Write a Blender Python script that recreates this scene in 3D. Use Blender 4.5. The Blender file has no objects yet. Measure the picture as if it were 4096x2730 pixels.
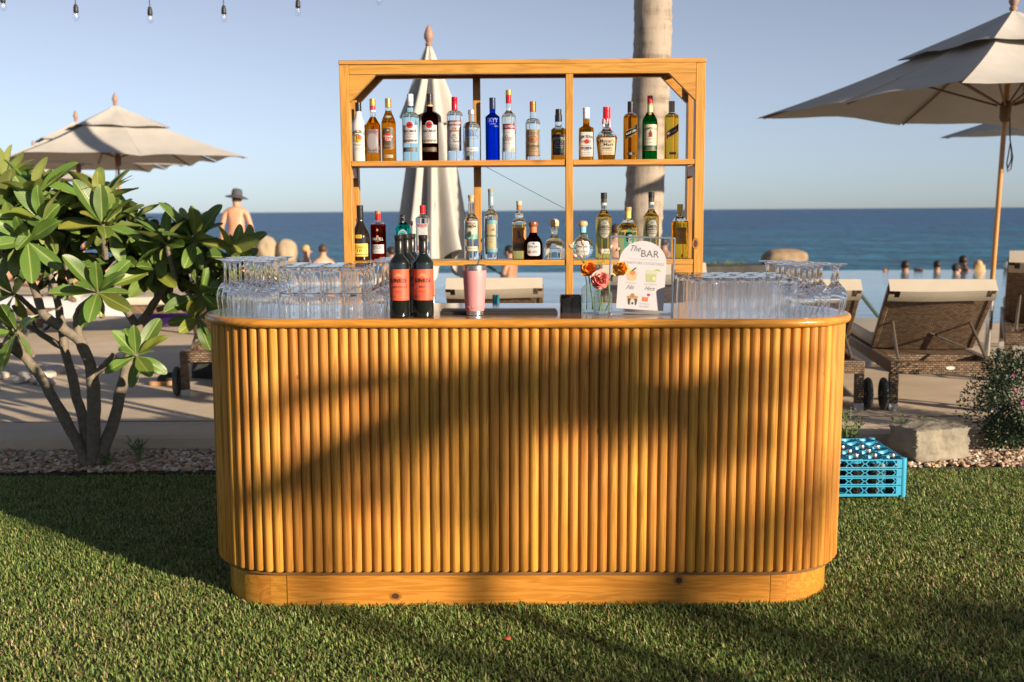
import bpy, bmesh, math, random
import numpy as np
from mathutils import Vector, Matrix
random.seed(7); rng = np.random.default_rng(7)
sc = bpy.context.scene; COL = sc.collection
R_ = math.radians; PI = math.pi

# ------------------------------------------------------------------ camera, sky, sun, exposure
FPX = 37.0 / 36.0 * 4096.0; CX, CY = 2048.0, 1365.0
CAM_H = 1.459; PITCH = R_(7.07); ROLL = 0.0067
_f = Vector((0, math.cos(PITCH), -math.sin(PITCH))); _r0 = Vector((1, 0, 0)); _u0 = Vector((0, math.sin(PITCH), math.cos(PITCH)))
_r = _r0 * math.cos(ROLL) - _u0 * math.sin(ROLL); _u = _r0 * math.sin(ROLL) + _u0 * math.cos(ROLL)
CAM = Vector((0, 0, CAM_H))
cd = bpy.data.cameras.new('camera'); cam = bpy.data.objects.new('camera', cd); COL.objects.link(cam)
cd.lens = 37.0; cd.sensor_width = 36.0; cd.sensor_fit = 'HORIZONTAL'; cd.clip_start = 0.05; cd.clip_end = 20000
cam.matrix_world = Matrix(((_r.x, _u.x, -_f.x, CAM.x), (_r.y, _u.y, -_f.y, CAM.y), (_r.z, _u.z, -_f.z, CAM.z), (0, 0, 0, 1)))
cd.dof.use_dof = True; cd.dof.focus_distance = 4.4; cd.dof.aperture_fstop = 3.0
sc.camera = cam

SUN_AZ = R_(40.0); SUN_EL = R_(14.5)          # from the photographer's right, behind the camera, low
SUN = Vector((math.cos(SUN_AZ) * math.cos(SUN_EL), -math.sin(SUN_AZ) * math.cos(SUN_EL), math.sin(SUN_EL)))
w = bpy.data.worlds.new('World'); sc.world = w; w.use_nodes = True
wn = w.node_tree.nodes; wl = w.node_tree.links
sky = wn.new('ShaderNodeTexSky'); sky.sky_type = 'NISHITA'; sky.sun_disc = False
sky.sun_elevation = SUN_EL; sky.sun_rotation = PI / 2 + SUN_AZ     # clockwise from +Y
sky.air_density = 0.7; sky.dust_density = 0.2; sky.ozone_density = 5.0; sky.altitude = 0
bg = wn['Background']; bg.inputs['Strength'].default_value = 0.062
hsw = wn.new('ShaderNodeHueSaturation'); hsw.inputs['Saturation'].default_value = .49     # the photograph's muted grade
wl.new(sky.outputs[0], hsw.inputs['Color']); wl.new(hsw.outputs[0], bg.inputs['Color'])
sd = bpy.data.lights.new('sun', 'SUN'); sd.energy = 5.0; sd.angle = R_(0.53); sd.color = (1.0, 0.83, 0.62)
so = bpy.data.objects.new('sun', sd); COL.objects.link(so); so.rotation_euler = SUN.to_track_quat('Z', 'Y').to_euler(); so.location = (8, -6, 6)
vs = sc.view_settings; vs.view_transform = 'Standard'; vs.look = 'None'; vs.exposure = 1.08; vs.gamma = 1.0; vs.use_curve_mapping = False
sc.display_settings.display_device = 'sRGB'
cy = sc.cycles; cy.use_denoising = True; cy.max_bounces = 48; cy.transmission_bounces = 48; cy.transparent_max_bounces = 64
cy.diffuse_bounces = 3; cy.glossy_bounces = 24; cy.caustics_reflective = False; cy.caustics_refractive = False; cy.sample_clamp_indirect = 20.0

# ------------------------------------------------------------------ measuring helpers
def ray(x, y): return (_f * FPX + _r * (x - CX) - _u * (y - CY)).normalized()
def at(x, y, Y):                    # point seen at source pixel (x, y), at distance Y in front
    d = ray(x, y); return CAM + d * (Y / d.y)
def gz(x, y, z=0.0):                # point seen at source pixel (x, y), on the level z
    d = ray(x, y); return CAM + d * ((z - CAM_H) / d.z)

# ------------------------------------------------------------------ mesh helpers
class MB:
    def __init__(s): s.v = []; s.f = []
    def add(s, vs, fs):
        o = len(s.v); s.v += [tuple(p) for p in vs]; s.f += [tuple(i + o for i in f) for f in fs]; return s
    def box(s, x0, x1, y0, y1, z0, z1, b=0.0):
        if b <= 0:
            return s.add([(x0,y0,z0),(x1,y0,z0),(x1,y1,z0),(x0,y1,z0),(x0,y0,z1),(x1,y0,z1),(x1,y1,z1),(x0,y1,z1)],
                         [(0,3,2,1),(4,5,6,7),(0,1,5,4),(1,2,6,5),(2,3,7,6),(3,0,4,7)])
        # chamfered box
        V = []
        for sx in (0, 1):
            for sy in (0, 1):
                for sz in (0, 1):
                    X = (x0, x1)[sx]; Y = (y0, y1)[sy]; Z = (z0, z1)[sz]
                    ix = X + (b if sx == 0 else -b); iy = Y + (b if sy == 0 else -b); iz = Z + (b if sz == 0 else -b)
                    V += [(X, iy, iz), (ix, Y, iz), (ix, iy, Z)]
        bm = bmesh.new()
        for p in V: bm.verts.new(p)
        r = bmesh.ops.convex_hull(bm, input=bm.verts[:])
        bm.verts.ensure_lookup_table(); bm.verts.index_update()
        vv = [v.co[:] for v in bm.verts]; ff = [tuple(v.index for v in f.verts) for f in bm.faces]; bm.free()
        return s.add(vv, ff)
    def lathe(s, prof, seg=24, c=(0, 0, 0), close=True):
        vs = []; fs = []; n = len(prof)
        for (r, z) in prof:
            for k in range(seg):
                a = 2 * PI * k / seg; vs.append((c[0] + r * math.cos(a), c[1] + r * math.sin(a), c[2] + z))
        for i in range(n - 1):
            for k in range(seg):
                k2 = (k + 1) % seg; fs.append((i * seg + k, i * seg + k2, (i + 1) * seg + k2, (i + 1) * seg + k))
        if close:
            if prof[0][0] > 1e-6: fs.append(tuple(range(seg - 1, -1, -1)))
            if prof[-1][0] > 1e-6: fs.append(tuple((n - 1) * seg + k for k in range(seg)))
        return s.add(vs, fs)
    def tube(s, pts, rad, seg=8, cap=True):
        pts = [Vector(p) for p in pts]; n = len(pts)
        if not hasattr(rad, '__len__'): rad = [rad] * n
        vs = []; fs = []; up = None
        for i, p in enumerate(pts):
            t = (pts[min(i + 1, n - 1)] - pts[max(i - 1, 0)]).normalized()
            if up is None:
                up = Vector((0, 0, 1)) if abs(t.z) < .9 else Vector((1, 0, 0))
            a = t.cross(up); a = a.normalized() if a.length > 1e-6 else Vector((1, 0, 0)); b = a.cross(t).normalized(); up = b
            for k in range(seg):
                q = 2 * PI * k / seg; vs.append(p + (a * math.cos(q) + b * math.sin(q)) * rad[i])
        for i in range(n - 1):
            for k in range(seg):
                k2 = (k + 1) % seg; fs.append((i * seg + k, i * seg + k2, (i + 1) * seg + k2, (i + 1) * seg + k))
        if cap: fs.append(tuple(range(seg - 1, -1, -1))); fs.append(tuple((n - 1) * seg + k for k in range(seg)))
        return s.add(vs, fs)
    def grid(s, fn, nu, nv):
        vs = [fn(i / nu, j / nv) for j in range(nv + 1) for i in range(nu + 1)]
        fs = [(j*(nu+1)+i, j*(nu+1)+i+1, (j+1)*(nu+1)+i+1, (j+1)*(nu+1)+i) for j in range(nv) for i in range(nu)]
        return s.add(vs, fs)
    def prism(s, poly, y0, y1):          # polygon in x,z pushed along y
        n = len(poly); vs = [(x, y0, z) for x, z in poly] + [(x, y1, z) for x, z in poly]
        fs = [tuple(range(n)), tuple(range(2 * n - 1, n - 1, -1))] + [(i, i + n, (i + 1) % n + n, (i + 1) % n) for i in range(n)]
        return s.add(vs, fs)
    def ball(s, c, rx, ry, rz, nu=14, nv=9):
        prof = [(math.sin(PI * j / nv), -math.cos(PI * j / nv)) for j in range(nv + 1)]
        m = MB().lathe(prof, nu); return s.add([(c[0] + p[0]*rx, c[1] + p[1]*ry, c[2] + p[2]*rz) for p in m.v], m.f)
    def xf(s, M): s.v = [tuple(M @ Vector(p)) for p in s.v]; return s
    def mesh(s, name, m=None, smooth=40):
        me = bpy.data.meshes.new(name); me.from_pydata(s.v, [], s.f)
        if smooth: me.shade_smooth(); me.set_sharp_from_angle(angle=R_(smooth))
        if m: me.materials.append(m)
        me.update(); return me
def link(name, data, parent=None, loc=None, M=None):
    o = bpy.data.objects.new(name, data); COL.objects.link(o)
    if parent: o.parent = parent
    if loc is not None: o.location = loc
    if M is not None: o.matrix_local = M
    return o
def obj(name, mb, m, parent=None, loc=None, M=None, smooth=40):
    return link(name, mb.mesh(name, m, smooth), parent, loc, M)
def tag(o, label, cat, group=None, kind=None):
    if label: o['label'] = label
    if cat: o['category'] = cat
    if group: o['group'] = group
    if kind: o['kind'] = kind
    return o
def thing(name, label, cat, loc=(0, 0, 0), group=None, M=None):
    o = link(name, None, None, loc if M is None else None, M); o.empty_display_size = .05
    return tag(o, label, cat, group)
def dup(o, parent=None, loc=None, M=None, label=None):
    c = o.copy(); COL.objects.link(c); c.parent = parent
    if loc is not None: c.location = loc
    if M is not None: c.matrix_local = M
    if label: c['label'] = label
    for ch in o.children: dup(ch, c)
    return c
def struct(name, mb, m, smooth=40):
    o = obj(name, mb, m, smooth=smooth); o['kind'] = 'structure'; return o
def Tr(x, y, z): return Matrix.Translation((x, y, z))
def Rx(a): return Matrix.Rotation(a, 4, 'X')
def Ry(a): return Matrix.Rotation(a, 4, 'Y')
def Rz(a): return Matrix.Rotation(a, 4, 'Z')

# ------------------------------------------------------------------ materials
_M = {}
def nodes(name):
    m = bpy.data.materials.new(name); m.use_nodes = True; nt = m.node_tree
    return m, nt, nt.nodes['Principled BSDF']
def mat(name, col, rough=.5, metal=0., trans=0., ior=1.45, coat=0., var=0., vscale=12., bump=0., bscale=60., col2=None, spec=.5, sss=0., rnd=0., stretch=None, alpha=1.):
    if name in _M: return _M[name]
    m, nt, p = nodes(name); N = nt.nodes; L = nt.links
    I = p.inputs
    I['Base Color'].default_value = (*col, 1); I['Roughness'].default_value = rough; I['Metallic'].default_value = metal
    I['Transmission Weight'].default_value = trans; I['IOR'].default_value = ior; I['Coat Weight'].default_value = coat; I['Coat Roughness'].default_value = .08
    I['Specular IOR Level'].default_value = spec; I['Alpha'].default_value = alpha
    if sss: I['Subsurface Weight'].default_value = sss; I['Subsurface Radius'].default_value = (.01, .004, .002)
    if var or bump or rnd:
        tc = N.new('ShaderNodeTexCoord'); vec = tc.outputs['Object']
        if stretch:
            mp = N.new('ShaderNodeMapping'); mp.inputs['Scale'].default_value = stretch; L.new(vec, mp.inputs[0]); vec = mp.outputs[0]
    if var or rnd:
        nz = N.new('ShaderNodeTexNoise'); nz.inputs['Scale'].default_value = vscale; nz.inputs['Detail'].default_value = 5; nz.inputs['Roughness'].default_value = .6; L.new(vec, nz.inputs['Vector'])
        mr = N.new('ShaderNodeMapRange'); mr.inputs[1].default_value = .3; mr.inputs[2].default_value = .7; L.new(nz.outputs[0], mr.inputs[0])
        mx = N.new('ShaderNodeMix'); mx.data_type = 'RGBA'
        c2 = col2 or tuple(c * (1 - var) for c in col); c1 = col if col2 else tuple(min(1, c * (1 + var)) for c in col)
        mx.inputs[6].default_value = (*c1, 1); mx.inputs[7].default_value = (*c2, 1); L.new(mr.outputs[0], mx.inputs[0]); out = mx.outputs[2]
        if rnd:
            oi = N.new('ShaderNodeObjectInfo'); hs = N.new('ShaderNodeHueSaturation')
            m2 = N.new('ShaderNodeMapRange'); m2.inputs[3].default_value = 1 - rnd; m2.inputs[4].default_value = 1 + rnd; L.new(oi.outputs['Random'], m2.inputs[0]); L.new(m2.outputs[0], hs.inputs['Value']); L.new(out, hs.inputs['Color']); out = hs.outputs[0]
        L.new(out, I['Base Color'])
    if bump:
        nb = N.new('ShaderNodeTexNoise'); nb.inputs['Scale'].default_value = bscale; nb.inputs['Detail'].default_value = 6; L.new(vec, nb.inputs['Vector'])
        bp = N.new('ShaderNodeBump'); bp.inputs['Strength'].default_value = bump; bp.inputs['Distance'].default_value = .01; L.new(nb.outputs[0], bp.inputs['Height']); L.new(bp.outputs[0], I['Normal'])
    _M[name] = m; return m
def flat(col, rough=.55, metal=0.):
    k = 'paint_%02x%02x%02x_%d_%d' % (*[int(min(1, c) * 255) for c in col], int(rough * 100), int(metal * 10))
    return mat(k, col, rough, metal)
def wood(name, c1, c2, grain=(40, 40, 2.2), rough=.32, coat=.35, rnd=.12, knots=False, ring=5.0):
    if name in _M: return _M[name]
    m, nt, p = nodes(name); N = nt.nodes; L = nt.links
    tc = N.new('ShaderNodeTexCoord'); oi = N.new('ShaderNodeObjectInfo')
    ofs = N.new('ShaderNodeVectorMath'); ofs.operation = 'MULTIPLY_ADD'
    cx = N.new('ShaderNodeCombineXYZ'); 
    mm = N.new('ShaderNodeMath'); mm.operation = 'MULTIPLY'; mm.inputs[1].default_value = 17.3; L.new(oi.outputs['Random'], mm.inputs[0])
    for i in range(3): L.new(mm.outputs[0], cx.inputs[i])
    L.new(tc.outputs['Object'], ofs.inputs[0]); ofs.inputs[1].default_value = (1, 1, 1); L.new(cx.outputs[0], ofs.inputs[2])
    mp = N.new('ShaderNodeMapping'); mp.inputs['Scale'].default_value = grain; L.new(ofs.outputs[0], mp.inputs[0])
    n1 = N.new('ShaderNodeTexNoise'); n1.inputs['Scale'].default_value = 1.0; n1.inputs['Detail'].default_value = 3; n1.inputs['Distortion'].default_value = .6; L.new(mp.outputs[0], n1.inputs['Vector'])
    # growth rings: contour lines of the stretched noise
    mu = N.new('ShaderNodeMath'); mu.operation = 'MULTIPLY'; mu.inputs[1].default_value = ring * 2 * PI; L.new(n1.outputs[0], mu.inputs[0])
    si = N.new('ShaderNodeMath'); si.operation = 'SINE'; L.new(mu.outputs[0], si.inputs[0])
    mr = N.new('ShaderNodeMapRange'); mr.inputs[1].default_value = -.6; mr.inputs[2].default_value = 1.0; L.new(si.outputs[0], mr.inputs[0])
    mp2 = N.new('ShaderNodeMapping'); mp2.inputs['Scale'].default_value = tuple(g * 7 for g in grain); L.new(ofs.outputs[0], mp2.inputs[0])
    n2 = N.new('ShaderNodeTexNoise'); n2.inputs['Scale'].default_value = 1.0; n2.inputs['Detail'].default_value = 4; L.new(mp2.outputs[0], n2.inputs['Vector'])
    ad = N.new('ShaderNodeMix'); ad.data_type = 'FLOAT'; ad.inputs[0].default_value = .5; L.new(mr.outputs[0], ad.inputs[2]); L.new(n2.outputs[0], ad.inputs[3])
    mx = N.new('ShaderNodeMix'); mx.data_type = 'RGBA'; mx.inputs[6].default_value = (*c1, 1); mx.inputs[7].default_value = (*c2, 1); L.new(ad.outputs[0], mx.inputs[0])
    hs = N.new('ShaderNodeHueSaturation'); m2 = N.new('ShaderNodeMapRange'); m2.inputs[3].default_value = 1 - rnd; m2.inputs[4].default_value = 1 + rnd
    m3 = N.new('ShaderNodeMapRange'); m3.inputs[3].default_value = .490; m3.inputs[4].default_value = .504
    wn_ = N.new('ShaderNodeTexWhiteNoise'); wn_.noise_dimensions = '1D'; L.new(oi.outputs['Random'], wn_.inputs['W'])
    L.new(oi.outputs['Random'], m2.inputs[0]); L.new(m2.outputs[0], hs.inputs['Value']); L.new(wn_.outputs['Value'], m3.inputs[0]); L.new(m3.outputs[0], hs.inputs['Hue']); L.new(mx.outputs[2], hs.inputs['Color'])
    out = hs.outputs[0]
    # scattered wear and dark specks
    vo = N.new('ShaderNodeTexVoronoi'); vo.inputs['Scale'].default_value = 6.0 if not knots else 3.1
    mp3 = N.new('ShaderNodeMapping'); mp3.inputs['Scale'].default_value = (1, 1, .55) if grain[2] < grain[0] else (.55, 1, 1); L.new(ofs.outputs[0], mp3.inputs[0]); L.new(mp3.outputs[0], vo.inputs['Vector'])
    kr = N.new('ShaderNodeMapRange'); kr.inputs[1].default_value = .02; kr.inputs[2].default_value = .085 if knots else .045; kr.inputs[3].default_value = .8; kr.inputs[4].default_value = 0; L.new(vo.outputs['Distance'], kr.inputs[0])
    kx = N.new('ShaderNodeMix'); kx.data_type = 'RGBA'; kx.inputs[7].default_value = (c2[0]*.22, c2[1]*.15, c2[2]*.1, 1); L.new(out, kx.inputs[6]); L.new(kr.outputs[0], kx.inputs[0])
    L.new(kx.outputs[2], p.inputs['Base Color'])
    p.inputs['Roughness'].default_value = rough; p.inputs['Specular IOR Level'].default_value = .3; p.inputs['Coat Weight'].default_value = coat; p.inputs['Coat Roughness'].default_value = .12
    bp = N.new('ShaderNodeBump'); bp.inputs['Strength'].default_value = .12; bp.inputs['Distance'].default_value = .002; L.new(ad.outputs[0], bp.inputs['Height']); L.new(bp.outputs[0], p.inputs['Normal'])
    _M[name] = m; return m
PINE1, PINE2 = (.53, .255, .040), (.33, .140, .015)
W_ROD = wood('pine_rod', PINE1, (.26, .105, .011), (62, 62, 2.0), .58, .0, .19, ring=3.5)
W_X = wood('pine_along_x', PINE1, PINE2, (2.2, 34, 34), .34, .3, .06, True)
W_Z = wood('pine_along_z', (.50, .255, .055), (.33, .150, .023), (34, 34, 2.2), .42, .1, .08, True)
W_XS = wood('pine_shelf_x', (.50, .255, .055), (.33, .150, .023), (2.2, 34, 34), .40, .12, .08, True)
W_TOP = wood('varnished_top', (.36, .165, .035), (.24, .095, .016), (2.2, 34, 34), .10, .9, .04)
def clear_glass(name, tint=(1, 1, 1), ior=1.45, rough=0.):
    if name in _M: return _M[name]
    m, nt, p = nodes(name); N = nt.nodes; L = nt.links; N.remove(p)
    g = N.new('ShaderNodeBsdfGlass'); g.inputs['Color'].default_value = (*tint, 1); g.inputs['IOR'].default_value = ior; g.inputs['Roughness'].default_value = rough
    L.new(g.outputs[0], N['Material Output'].inputs[0]); _M[name] = m; return m
def airy_glass(name, tint=(1, 1, 1), ior=1.5, rough=.02, k=.5):     # thin-walled glass: part bends the light, part lets it straight through
    if name in _M: return _M[name]
    m, nt, p = nodes(name); N = nt.nodes; L = nt.links; N.remove(p)
    g = N.new('ShaderNodeBsdfGlass'); g.inputs['Color'].default_value = (*tint, 1); g.inputs['IOR'].default_value = ior; g.inputs['Roughness'].default_value = rough
    t = N.new('ShaderNodeBsdfTransparent'); t.inputs[0].default_value = (*tint, 1); mx = N.new('ShaderNodeMixShader'); mx.inputs[0].default_value = k
    L.new(g.outputs[0], mx.inputs[1]); L.new(t.outputs[0], mx.inputs[2]); L.new(mx.outputs[0], N['Material Output'].inputs[0]); _M[name] = m; return m
def thin_glass(name, tint=(1, 1, 1), ior=1.5):       # thin sheet: lets light straight through, mirrors at grazing angles
    if name in _M: return _M[name]
    m, nt, p = nodes(name); N = nt.nodes; L = nt.links; N.remove(p)
    t = N.new('ShaderNodeBsdfTransparent'); t.inputs[0].default_value = (*tint, 1); g = N.new('ShaderNodeBsdfGlossy'); g.inputs['Roughness'].default_value = .015
    fr = N.new('ShaderNodeFresnel'); mx = N.new('ShaderNodeMixShader'); ge = N.new('ShaderNodeNewGeometry'); im = N.new('ShaderNodeMapRange'); im.inputs[3].default_value = ior; im.inputs[4].default_value = 1/ior; L.new(ge.outputs['Backfacing'], im.inputs[0]); L.new(im.outputs[0], fr.inputs[0])     # same on both sides of a thin wall
    L.new(fr.outputs[0], mx.inputs[0]); L.new(t.outputs[0], mx.inputs[1]); L.new(g.outputs[0], mx.inputs[2]); L.new(mx.outputs[0], N['Material Output'].inputs[0]); _M[name] = m; return m

# ------------------------------------------------------------------ flat print: lettering and shapes laid on a surface
_txt = {}
def text2d(s, bold=0., shear=0., space=1.):
    k = (s, bold, shear, space)
    if k not in _txt:
        cu = bpy.data.curves.new('t', 'FONT'); cu.body = s; cu.size = 1; cu.offset = bold; cu.shear = shear; cu.space_character = space; cu.resolution_u = 2
        o = bpy.data.objects.new('t', cu); me = o.to_mesh()
        v = [(p.co.x, p.co.y) for p in me.vertices]; f = [tuple(q.vertices) for q in me.polygons]
        o.to_mesh_clear(); bpy.data.objects.remove(o); bpy.data.curves.remove(cu)
        x0 = min(p[0] for p in v); x1 = max(p[0] for p in v); y0 = min(p[1] for p in v); y1 = max(p[1] for p in v)
        _txt[k] = ([((p[0]-(x0+x1)/2)/(x1-x0), (p[1]-(y0+y1)/2)/(y1-y0)) for p in v], f)
    return _txt[k]
def strips(cols, rows=7):      # columns (x, low, high) cut into rows, so that the shape can follow a rounded body
    v = [(x, lo + (hi - lo)*j/rows) for x, lo, hi in cols for j in range(rows + 1)]; k = rows + 1
    return v, [(i*k + j, (i+1)*k + j, (i+1)*k + j + 1, i*k + j + 1) for i in range(len(cols) - 1) for j in range(rows)]
def shape2d(kind, a):
    """2D mesh in unit box -.5...5"""
    if kind == 'rect':
        n = 14; return strips([(i/n - .5, -.5, .5) for i in range(n + 1)])
    if kind in ('disc', 'ring', 'arch', 'round'):
        n = 28; out = []
        for k in range(n):
            q = 2*PI*k/n; c, s = math.cos(q), math.sin(q)
            if kind == 'arch': c2, s2 = (c*.5, -.5 + (s*.5+.5)) if s >= 0 else (c*.5, 0); out.append((math.copysign(.5, c) if s < 0 else c*.5, (-.5 if s < 0 else s*.32+.18)))
            elif kind == 'round': e = .4; out.append((math.copysign(abs(c)**e, c)*.5, math.copysign(abs(s)**e, s)*.5))
            else: out.append((c*.5, s*.5))
        if kind == 'ring':
            t = a or .12; v = out + [(x*(1-2*t), y*(1-2*t)) for x, y in out]; return v, [(k, (k+1) % n, n+(k+1) % n, n+k) for k in range(n)]
        if kind == 'arch':
            out = [(-.5, -.5), (.5, -.5)] + [(.5*math.cos(PI*k/16), .18 + .32*math.sin(PI*k/16)) for k in range(17)]
            # strips
            m = 24; cols = []
            for i in range(m+1): x = -.5*math.cos(PI*i/m); cols.append((x, -.5, .18 + .32*math.sqrt(max(0, 1-(2*x)**2))))
            return strips(cols)
        # disc as vertical strips (so that it bends round a bottle)
        cols = []; m = 16
        for i in range(m+1):
            x = -.5*math.cos(PI*i/m)
            if kind == 'round': h = .5*max(0, 1-abs(2*x)**5)**.2
            else: h = math.sqrt(max(0, .25-x*x))
            cols.append((x, -h, h))
        return strips(cols)
    if kind == 'poly': return a, [tuple(range(len(a)))]
    if kind == 'rays':
        v = []; f = []
        for k in range(a):
            q = PI*(k+.5)/a; c, s = math.cos(q), math.sin(q); d = (-s*.02, c*.02)
            o = len(v); v += [(c*.15+d[0], s*.3-.5+d[1]), (c*.15-d[0], s*.3-.5-d[1]), (c*.5-d[0], s-.5-d[1]), (c*.5+d[0], s-.5+d[1])]; f.append((o, o+1, o+2, o+3))
        return v, f
def decal(kind, arg, u, v, w_, h_, fn, off, rot=0., bold=0., shear=0., space=1., arc=0.):
    vv, ff = text2d(arg, bold, shear, space) if kind == 'text' else shape2d(kind, arg)
    mb = MB(); out = []; c, s = math.cos(rot), math.sin(rot)
    for x, y in vv:
        X, Y = x * w_, y * h_
        if arc: Y -= arc * (2*x)**2
        out.append(fn(u + X*c - Y*s, v + X*s + Y*c, off))
    return mb.add(out, ff)
def S(r, g, b):
    f = lambda c: (c/255/12.92 if c <= 10.3 else ((c/255+.055)/1.055)**2.4)
    return (f(r), f(g), f(b))

# ------------------------------------------------------------------ the setting
EDGE_Y = 5.86; BED_Y = 6.42; DECK_Z = .085; POOL_Y0, POOL_Y1 = 12.5, 23.6
M_soil = mat('lawn_soil', (.022, .026, .010), .95, var=.5, vscale=30, bump=.6, bscale=80)
struct('lawn', MB().grid(lambda u, v: (-40 + 80*u, -40 + (40 + EDGE_Y)*v, -.028), 8, 8), M_soil)
M_gbase = mat('gravel_bed_base', (.16, .10, .065), .95, var=.5, vscale=60, bump=.8, bscale=120)
struct('gravel_bed', MB().grid(lambda u, v: (-40 + 80*u, EDGE_Y + .012 + (BED_Y - EDGE_Y + .05)*v, -.022), 8, 2), M_gbase)
M_deck = mat('sandy_concrete', (.50, .405, .30), .8, var=.14, vscale=2.5, bump=.25, bscale=90)
def deck_mesh():
    mb = MB(); y1, y2 = BED_Y, 24.3
    mb.add([(-60, y1, -.05), (40, y1, -.05), (40, y1, DECK_Z - .02), (-60, y1, DECK_Z - .02), (40, y1 + .02, DECK_Z), (-60, y1 + .02, DECK_Z)], [(0, 1, 2, 3), (3, 2, 4, 5)])
    mb.add([(-60, y1 + .02, DECK_Z), (40, y1 + .02, DECK_Z), (40, POOL_Y0, DECK_Z), (-60, POOL_Y0, DECK_Z)], [(0, 1, 2, 3)])
    xl0, xl1 = -3.6, -4.9
    mb.add([(-60, POOL_Y0, DECK_Z), (xl0, POOL_Y0, DECK_Z), (xl1, POOL_Y1, DECK_Z), (-60, POOL_Y1, DECK_Z), (-60, 33, DECK_Z), (-6.7, 33, DECK_Z), (xl1, POOL_Y1 + .3, DECK_Z)], [(0, 1, 2, 3), (3, 2, 6, 5, 4)])
    mb.add([(xl0, POOL_Y0, DECK_Z), (40, POOL_Y0, DECK_Z), (40, POOL_Y0, -1.2), (xl0, POOL_Y0, -1.2), (xl1, POOL_Y1, DECK_Z), (xl1, POOL_Y1, -1.2)], [(0, 1, 2, 3), (0, 3, 5, 4)])
    return mb
struct('pool_deck', deck_mesh(), M_deck, 30)
# sawn joint that runs along the deck near its front, and a paler margin
struct('deck_joint', MB().box(-60, 40, 6.86, 6.872, DECK_Z - .01, DECK_Z + .003), flat((.10, .08, .06), .9), 0)
obj('lawn_edging', MB().box(-9, 9, EDGE_Y, EDGE_Y + .010, -.05, -.012), flat((.012, .012, .012), .6), smooth=0)
tag(bpy.data.objects['lawn_edging'], 'thin black plastic edging strip between the lawn and the gravel bed', 'edging')

def water(name, deep, shallow, d0, d1, s1, s2, b1, dist, rough, spec=.5, ripple_tone=(.028, .075, 1)):
    m, nt, p = nodes(name); N = nt.nodes; L = nt.links
    geo = N.new('ShaderNodeNewGeometry')
    sx = N.new('ShaderNodeSeparateXYZ'); L.new(geo.outputs['Position'], sx.inputs[0])
    mr = N.new('ShaderNodeMapRange'); mr.inputs[1].default_value = d0; mr.inputs[2].default_value = d1; L.new(sx.outputs['Y'], mr.inputs[0])
    mx = N.new('ShaderNodeMix'); mx.data_type = 'RGBA'; mx.inputs[6].default_value = (*shallow, 1); mx.inputs[7].default_value = (*deep, 1); L.new(mr.outputs[0], mx.inputs[0])
    wv = N.new('ShaderNodeMapping'); wv.inputs['Scale'].default_value = ripple_tone; L.new(geo.outputs['Position'], wv.inputs[0]); nw = N.new('ShaderNodeTexNoise'); nw.inputs['Scale'].default_value = 1; nw.inputs['Detail'].default_value = 5; nw.inputs['Roughness'].default_value = .65; L.new(wv.outputs[0], nw.inputs['Vector'])
    rw = N.new('ShaderNodeMapRange'); rw.inputs[1].default_value = .3; rw.inputs[2].default_value = .7; rw.inputs[3].default_value = .35; rw.inputs[4].default_value = 1.9; L.new(nw.outputs[0], rw.inputs[0])  # light and dark of the ripples painted into the water colour by noise
    hw = N.new('ShaderNodeHueSaturation'); L.new(rw.outputs[0], hw.inputs['Value']); L.new(mx.outputs[2], hw.inputs['Color']); L.new(hw.outputs[0], p.inputs['Base Color'])
    mp = N.new('ShaderNodeMapping'); mp.inputs['Scale'].default_value = s1; L.new(geo.outputs['Position'], mp.inputs[0])
    n1 = N.new('ShaderNodeTexNoise'); n1.inputs['Scale'].default_value = 1; n1.inputs['Detail'].default_value = 4; n1.inputs['Roughness'].default_value = .55; L.new(mp.outputs[0], n1.inputs['Vector'])
    mp2 = N.new('ShaderNodeMapping'); mp2.inputs['Scale'].default_value = s2; L.new(geo.outputs['Position'], mp2.inputs[0])
    n2 = N.new('ShaderNodeTexNoise'); n2.inputs['Scale'].default_value = 1; n2.inputs['Detail'].default_value = 3; L.new(mp2.outputs[0], n2.inputs['Vector'])
    ad = N.new('ShaderNodeMath'); ad.operation = 'ADD'; L.new(n1.outputs[0], ad.inputs[0]); L.new(n2.outputs[0], ad.inputs[1])
    bp = N.new('ShaderNodeBump'); bp.inputs['Strength'].default_value = b1; bp.inputs['Distance'].default_value = dist; L.new(ad.outputs[0], bp.inputs['Height']); L.new(bp.outputs[0], p.inputs['Normal'])
    p.inputs['Roughness'].default_value = rough; p.inputs['IOR'].default_value = 1.33; p.inputs['Specular IOR Level'].default_value = spec
    return m
M_sea = water('sea_water', (.010, .060, .155), (.006, .085, .150), 70, 330, (.045, .085, 1), (.22, .5, 1), 1.0, 3.0, .30, .15)
M_pool = water('pool_water', (.10, .20, .27), (.10, .20, .27), 0, 10, (.5, 1.5, 1), (1.6, 5.0, 1), .5, .02, .03)
def sea_rows():
    mb = MB(); ys = [26, 60, 120, 250, 600, 1500, 5000, 16000]
    for i in range(len(ys)-1): mb.add([(-9000, ys[i], -3), (9000, ys[i], -3), (9000, ys[i+1], -3), (-9000, ys[i+1], -3)], [(0, 1, 2, 3)])
    return mb
struct('sea', sea_rows(), M_sea, 0)
PZ = .075
struct('pool_water', MB().add([(-3.598, POOL_Y0 + .002, PZ), (39.9, POOL_Y0 + .002, PZ), (39.9, POOL_Y1, PZ), (-4.898, POOL_Y1, PZ), (39.9, POOL_Y1 + .05, -1), (-4.898, POOL_Y1 + .05, -1)], [(0, 1, 2, 3), (3, 2, 4, 5)]), M_pool, 0)
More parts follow.
